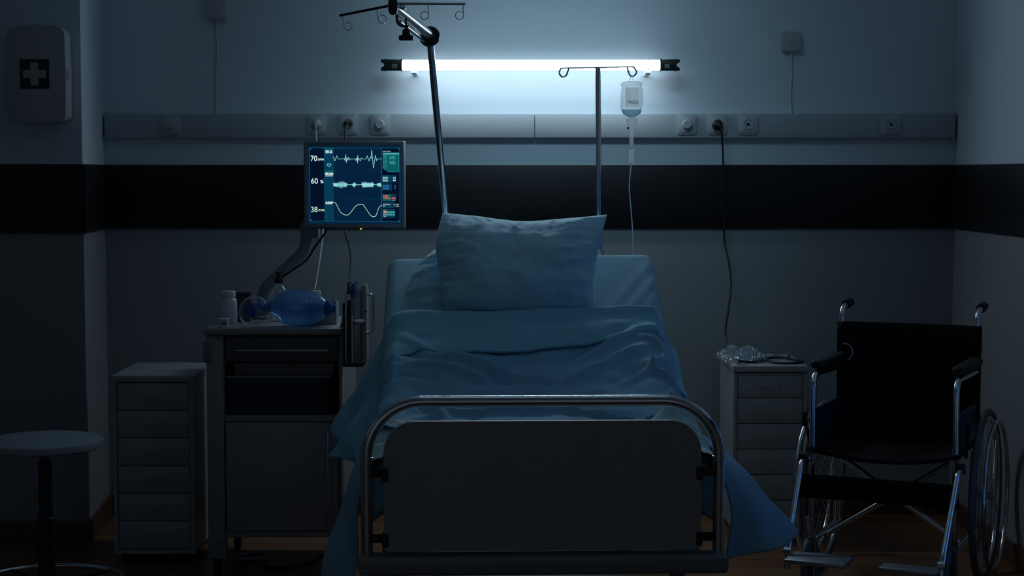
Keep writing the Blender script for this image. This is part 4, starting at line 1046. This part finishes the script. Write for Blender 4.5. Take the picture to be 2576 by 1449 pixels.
cable('monitor_cable', [P(830, 560, 6.32), P(815, 590, 6.30), P(793, 620, 6.28), P(770, 655, 6.28), P(735, 680, 6.28), P(700, 706, 6.28), P(684, 735, 6.285), P(680, 775, 6.29), Vector((P(682, 800, 6.3).x, -DW+6.3, ZT+.004))], .0040, 'cablek', 'black cable running along the monitor arm')
pc_ = P(1804, 315, DW-TD-.012)
t = thing('power_plug', pc_, 'round black plug in the duct socket on the right', 'plug')
MB().lathe([(.0215, 0), (.0215, .018), (.018, .024), (.008, .028), (0, .028)], (pc_.x, -TD-.0135, pc_.z), (0, -1, 0), 28).build('plug_body', M['dark'], t)
cable('power_cable', [(pc_.x, -.085, pc_.z+.002), (pc_.x+.008, -.095, pc_.z-.005), P(1816, 345, 7.01), P(1819, 400, 7.03), P(1821, 500, 7.04), P(1822, 600, 7.04), P(1834, 665, 7.0), P(1839, 715, 6.97), P(1833, 775, 6.93), P(1825, 830, 6.90), P(1829, 862, 6.86)], .0042, 'cablek', 'long black cable hanging from the right socket down to the cabinet')
cable('floor_cable', [Vector((P(575, 0, 6.2).x, -.95, .006)), Vector((P(620, 0, 6.3).x, -.88, .006)), Vector((P(690, 0, 6.3).x, -1.0, .006)), Vector((P(770, 0, 6.3).x, -.93, .006)), Vector((P(800, 0, 6.3).x, -.80, .006)), Vector((P(830, 0, 6.3).x, -.86, .006))], .005, 'cablek', 'black cable lying on the floor under the trolley')
cable('floor_cable', [Vector((P(580, 0, 6.3).x, -.80, .006)), Vector((P(640, 0, 6.3).x, -.74, .006)), Vector((P(660, 0, 6.3).x, -.85, .006)), Vector((P(600, 0, 6.3).x, -.90, .016))], .006, 'cablew', 'pale cable curled on the floor under the trolley')

# ================================================================== RIGHT CABINET ITEMS
cy0 = fr_.y
bgc = P(1866, 885, 6.80)
t = thing('plastic_bag', (bgc.x, bgc.y, cabT), 'crumpled clear plastic bag on the right cabinet', 'bag')
rows = []
n, m = 60, 60
for i in range(n+1):
    row = []
    for j in range(m+1):
        u = -1+2*i/n; v = -1+2*j/m; r2 = max(abs(u), abs(v)); rr = math.sqrt(u*u+v*v)+1e-9
        k = r2/rr*(1+.10*noise.noise(Vector((u*1.5, v*1.5, 3)))) if rr > 1e-6 else 1
        x = u*k*.103; y = v*k*.13
        nz = abs(noise.noise(Vector((u*2.5, v*2.5, 1.)))) + .6*abs(noise.noise(Vector((u*6, v*6, 5.)))) + .3*abs(noise.noise(Vector((u*13, v*13, 2.))))
        h = .050*(1-min(1, rr*k)**2)**.6*(.6+.7*nz) + .010*nz + .001
        row.append(Vector((bgc.x + x, bgc.y + y, cabT + h)))
    rows.append(row)
MB().grid(rows).build('bag_film', M['bagp'], t, smooth=25)
mb = MB().tube(spline([Vector((bgc.x-.03, bgc.y-.02, cabT+.012)), Vector((bgc.x+.01, bgc.y-.05, cabT+.020)), Vector((bgc.x+.05, bgc.y-.03, cabT+.022)), Vector((bgc.x+.06, bgc.y+.03, cabT+.015))], 6), .005, 8)
mb.build('tubing_inside', M['tubing'], t)
MB().lathe([(0, 0), (.012, 0), (.016, .02), (.010, .03), (0, .03)], (bgc.x+.015, bgc.y-.02, cabT+.022), (.9, -.2, .3), 16).build('mask_part', M['bvm'], t)
# stethoscope
st = thing('stethoscope', (P(1930, 905, 6.70).x, -DW+6.70, cabT), 'stethoscope with dark tubing and metal chest piece on the right cabinet', 'stethoscope')
def sp(px, D, z): p = P(px, 900, D); return Vector((p.x, -DW+D, cabT+z))
ch = sp(1857, 6.64, 0)
MB().lathe([(0, 0), (.010, .001), (.012, .006), (.006, .010), (.0045, .016), (.006, .022), (.018, .025), (.020, .028), (.018, .031), (0, .031)], ch, (0, 0, 1), 28).build('chest_piece', M['chrome'], st)
MB().tube(spline([sp(1862, 6.64, .014), sp(1880, 6.66, .008), sp(1910, 6.70, .006), sp(1935, 6.78, .010), sp(1965, 6.82, .008), sp(2000, 6.76, .006), sp(2020, 6.68, .006), sp(1990, 6.64, .006), sp(1950, 6.66, .006), sp(1925, 6.70, .012), sp(1905, 6.74, .008)], 8), .0048, 10).build('tubing', M['rubber'], st)
for k in (0, 1):
    MB().tube(spline([sp(1905, 6.74+.02*k, .008), sp(1930, 6.80+.03*k, .014+.01*k), sp(1955, 6.84+.03*k, .012), sp(1985, 6.86+.02*k, .006)], 8), .0022, 8).build('ear_tube', M['chrome'], st)
    MB().lathe([(0, 0), (.006, .002), (.005, .01), (0, .012)], sp(1985, 6.86+.02*k, .001), (0, 0, 1), 12).build('ear_tip', M['rubber'], st)

# ================================================================== WHEELCHAIR
wc = thing('wheelchair', (1.411, -1.0, 0), 'folding chrome wheelchair with black fabric seat standing at the right wall', 'wheelchair', math.radians(-24.4))
def wl(x, f, z): return Vector((x, -f, z))
rc = .0112
for s in (-1, 1):
    X = s*.24
    MB().tube(fillet([wl(X, 0, .13), wl(X, 0, .935), wl(X, -.11, .945)], .04, 8), rc, 16).build('back_post', M['chrome'], wc, False)
    MB().tube([wl(X, -.055, .941), wl(X, -.125, .946)], [.0165, .0165], 16).lathe([(0, 0), (.0165, 0), (.012, .006), (0, .007)], wl(X, -.125, .946), (0, 1, .05), 16).build('hand_grip', M['rubber'], wc, False)
    MB().tube(fillet([wl(X, .0, .725), wl(X, .40, .735), wl(X, .40, .45)], .05, 8), rc, 16).build('arm_frame', M['chrome'], wc, False)
    mb = MB().box((X, -.185, .762), (.052, .33, .032), .014, 4).build('arm_pad', M['rubber'], wc, False)
    MB().box2(wl(X-.006, .02, .47), wl(X+.006, .385, .615), .003).build('side_panel', M['bluefab'], wc, False)
    MB().tube([wl(X, -.0, .47), wl(X, .46, .47)], rc, 16).build('seat_rail', M['chrome'], wc, False)
    MB().tube(fillet([wl(X, 0, .16), wl(X, .40, .16), wl(X, .40, .47)], .05, 8), rc, 16).build('lower_rail', M['chrome'], wc, False)
    Xh = s*.262
    hg = MB().tube(fillet([wl(Xh, .40, .440), wl(Xh, .455, .445), wl(s*.25, .66, .19), wl(s*.25, .68, .12)], .03, 8), rc, 16).build('leg_rest_hanger', M['chrome'], wc, False)
    MB().lathe([(0, -.016), (.017, -.016), (.017, .016), (0, .016)], wl(Xh, .43, .448), (0, 0, 1), 14).build('hanger_clamp', M['dark'], hg, False)
    fp = MB()
    if s < 0: fp.box2(wl(-.245, .60, .150), wl(-.045, .74, .166), .006)
    else: fp.box2(wl(.245, .64, .150), wl(.06, .72, .164), .006)
    fp.build('footplate', M['alu'], hg, False)
    MB().lathe([(0, -.012), (.016, -.012), (.016, .012), (0, .012)], wl(s*.25, .665, .175), (1, 0, 0), 16).build('footplate_pivot', M['chrome'], hg, False)
    # brake
    MB().tube([wl(s*.262, .33, .47), wl(s*.275, .36, .56)], .006, 10).box(wl(s*.277, .365, .575), (.016, .022, .05), .005).build('brake_lever', M['dark'], wc, False)
    # big wheel
    wx = s*.287; c = wl(wx, .06, .30)
    wh = MB().tube([c + Vector((0, .288*math.cos(a), .288*math.sin(a))) for a in [2*PI*k/64 for k in range(64)]], .0125, 12, closed=True).build('rear_wheel', M['tire'], wc, False)
    MB().tube([c + Vector((0, .272*math.cos(a), .272*math.sin(a))) for a in [2*PI*k/64 for k in range(64)]], .008, 10, closed=True).build('rim', M['chrome'], wh, False)
    MB().tube([c + Vector((s*.035, .262*math.cos(a), .262*math.sin(a))) for a in [2*PI*k/64 for k in range(64)]], .0075, 10, closed=True).build('hand_rim', M['chrome'], wh, False)
    MB().lathe([(0, -.03), (.010, -.03), (.020, -.026), (.020, -.018), (.012, -.014), (.012, .014), (.020, .018), (.020, .026), (0, .03)], c, (1, 0, 0), 20).build('hub', M['steel'], wh, False)
    mb = MB()
    for k in range(28):
        a = 2*PI*k/28; a2 = a + .38*(1 if k % 2 else -1); so_ = .021*(1 if (k//2) % 2 else -1)
        mb.tube([c + Vector((so_, .019*math.cos(a2), .019*math.sin(a2))), c + Vector((0, .268*math.cos(a), .268*math.sin(a)))], .0012, 5)
    mb.build('spokes', M['steel'], wh, False)
    MB().tube([wl(s*.24, .06, .30), wl(s*.287, .06, .30)], .009, 10).tube([wl(s*.24, .06, .16), wl(s*.24, .06, .47)], .009, 10).build('axle_post', M['chrome'], wc, False)
    # front caster
    c = wl(s*.235, .44, .093)
    ca = MB().tube([c + Vector((0, .080*math.cos(a), .080*math.sin(a))) for a in [2*PI*k/40 for k in range(40)]], .0125, 12, closed=True).build('front_caster', M['tire'], wc, False)
    mb = MB().lathe([(0, -.016), (.018, -.016), (.018, .016), (0, .016)], c, (1, 0, 0), 16)
    for k in range(6):
        a = 2*PI*k/6; mb.tube([c, c + Vector((0, .074*math.cos(a), .074*math.sin(a)))], .006, 8)
    mb.build('caster_spokes', M['dark'], ca, False)
    mb = MB()
    for q_ in (-1, 1): mb.tube([c + Vector((q_*.022, 0, 0)), c + Vector((q_*.020, -.01, .09)), c + Vector((0, -.02, .105))], .005, 8)
    mb.tube([c + Vector((0, -.02, .10)), c + Vector((s*.005, -.02, .16))], .011, 12).build('caster_fork', M['steel'], ca, False)
MB().tube([wl(-.225, .22, .455), wl(.225, .20, .155)], .0100, 14).build('cross_brace', M['chrome'], wc, False)
MB().tube([wl(.225, .26, .455), wl(-.225, .24, .155)], .0100, 14).build('cross_brace', M['chrome'], wc, False)
MB().lathe([(0, -.03), (.012, -.03), (.012, .03), (0, .03)], wl(0, .23, .305), (0, 1, 0), 14).build('brace_bolt', M['steel'], wc, False)
# backrest sling
def sling(f0, zlo, zhi, sag, n=20, m=14, th=.006):
    rows = []
    for i in range(n+1):
        u = -1+2*i/n; rows.append([wl(u*.2535, f0 - .013 - 0*0 - sag*(1-u*u)*(.6+.4*math.sin(j/m*PI)) + (.025 if True else 0), zlo + (zhi-zlo)*j/m - .0*u*u) for j in range(m+1)])
    return rows
o = MB().grid(sling(.0, .45, .885, .03)).build('backrest', M['blackfab'], wc, False); md = o.modifiers.new('t', 'SOLIDIFY'); md.thickness = .012; md.offset = 0
for s in (-1, 1):
    MB().tube([wl(s*.24, 0, .79), wl(s*.24, 0, .885)], .0155, 16).build('backrest_sleeve', M['blackfab'], wc, False)
rows = [[wl(u*.252, f, .484 - .030*(1-u*u)) for f in np.linspace(-.01, .43, 14)] for u in np.linspace(-1, 1, 21)]
o = MB().grid(rows).build('seat', M['blackfab'], wc, False); md = o.modifiers.new('t', 'SOLIDIFY'); md.thickness = .014; md.offset = 0
rows = [[wl(u*.268, .485 + .0*(1-u*u), z) for z in (.325, .35, .385, .405)] for u in np.linspace(-1, 1, 21)]
o = MB().grid(rows).build('calf_strap', M['blackfab'], wc, False); md = o.modifiers.new('t', 'SOLIDIFY'); md.thickness = .006; md.offset = 0
mb = MB().tube([wl(-.245, .0, .775) + Vector((.03*math.cos(a) + .018, -.012, .030*math.sin(a))) for a in [2*PI*k/20*.6 - 1.2 for k in range(20)]], .003, 8)
mb.build('strap_loop', M['cablew'], wc, False)

# ================================================================== STOOL
SDp = 5.2; c = P(112, 1110, SDp)
st = thing('round_stool', (c.x, c.y, 0), 'round stool with pale padded seat and black column at the left edge', 'stool')
sz = P(112, 1103, SDp).z; sR = .178
MB().lathe([(0, 0), (sR*.93, 0), (sR*.985, -.005), (sR, -.014), (sR*.985, -.025), (sR*.93, -.030), (0, -.032)], (c.x, c.y, sz), seg=64).build('seat', M['stool'], st)
MB().lathe([(0, -.030), (.09, -.030), (.09, -.036), (.03, -.044), (.014, -.046), (.014, -.07), (.021, -.072), (.021, -.24), (.026, -.245), (.026, .06-sz+.06), (.03, .08-sz), (0, .08-sz)], (c.x, c.y, sz), seg=28).build('column', M['dark'], st)
MB().tube([(c.x+.02, c.y, sz-.040), (c.x-.12, c.y-.03, sz-.046), (c.x-.15, c.y-.03, sz-.05)], .004, 8).build('height_lever', M['steel'], st)
rz = .168
MB().tube([(c.x + .225*math.cos(a), c.y + .225*math.sin(a), rz) for a in [2*PI*k/56 for k in range(56)]], .009, 12, closed=True).build('foot_ring', M['chrome'], st)
for k in range(4):
    a = PI/4 + PI/2*k; MB().tube([(c.x+.02*math.cos(a), c.y+.02*math.sin(a), rz), (c.x+.225*math.cos(a), c.y+.225*math.sin(a), rz)], .006, 8).build('ring_spoke', M['dark'], st)
for k in range(5):
    a = 2*PI*k/5 + .3
    lg = MB().tube([(c.x, c.y, .095), (c.x+.24*math.cos(a), c.y+.24*math.sin(a), .065)], [.018, .011], 12).build('base_leg', M['dark'], st)
    MB().lathe([(0, -.012), (.022, -.012), (.025, 0), (.022, .012), (0, .012)], (c.x+.24*math.cos(a), c.y+.24*math.sin(a), .025), (math.sin(a), -math.cos(a), 0), 16).tube([(c.x+.24*math.cos(a), c.y+.24*math.sin(a), .03), (c.x+.24*math.cos(a), c.y+.24*math.sin(a), .066)], .006, 8).build('caster', M['rubber'], lg)
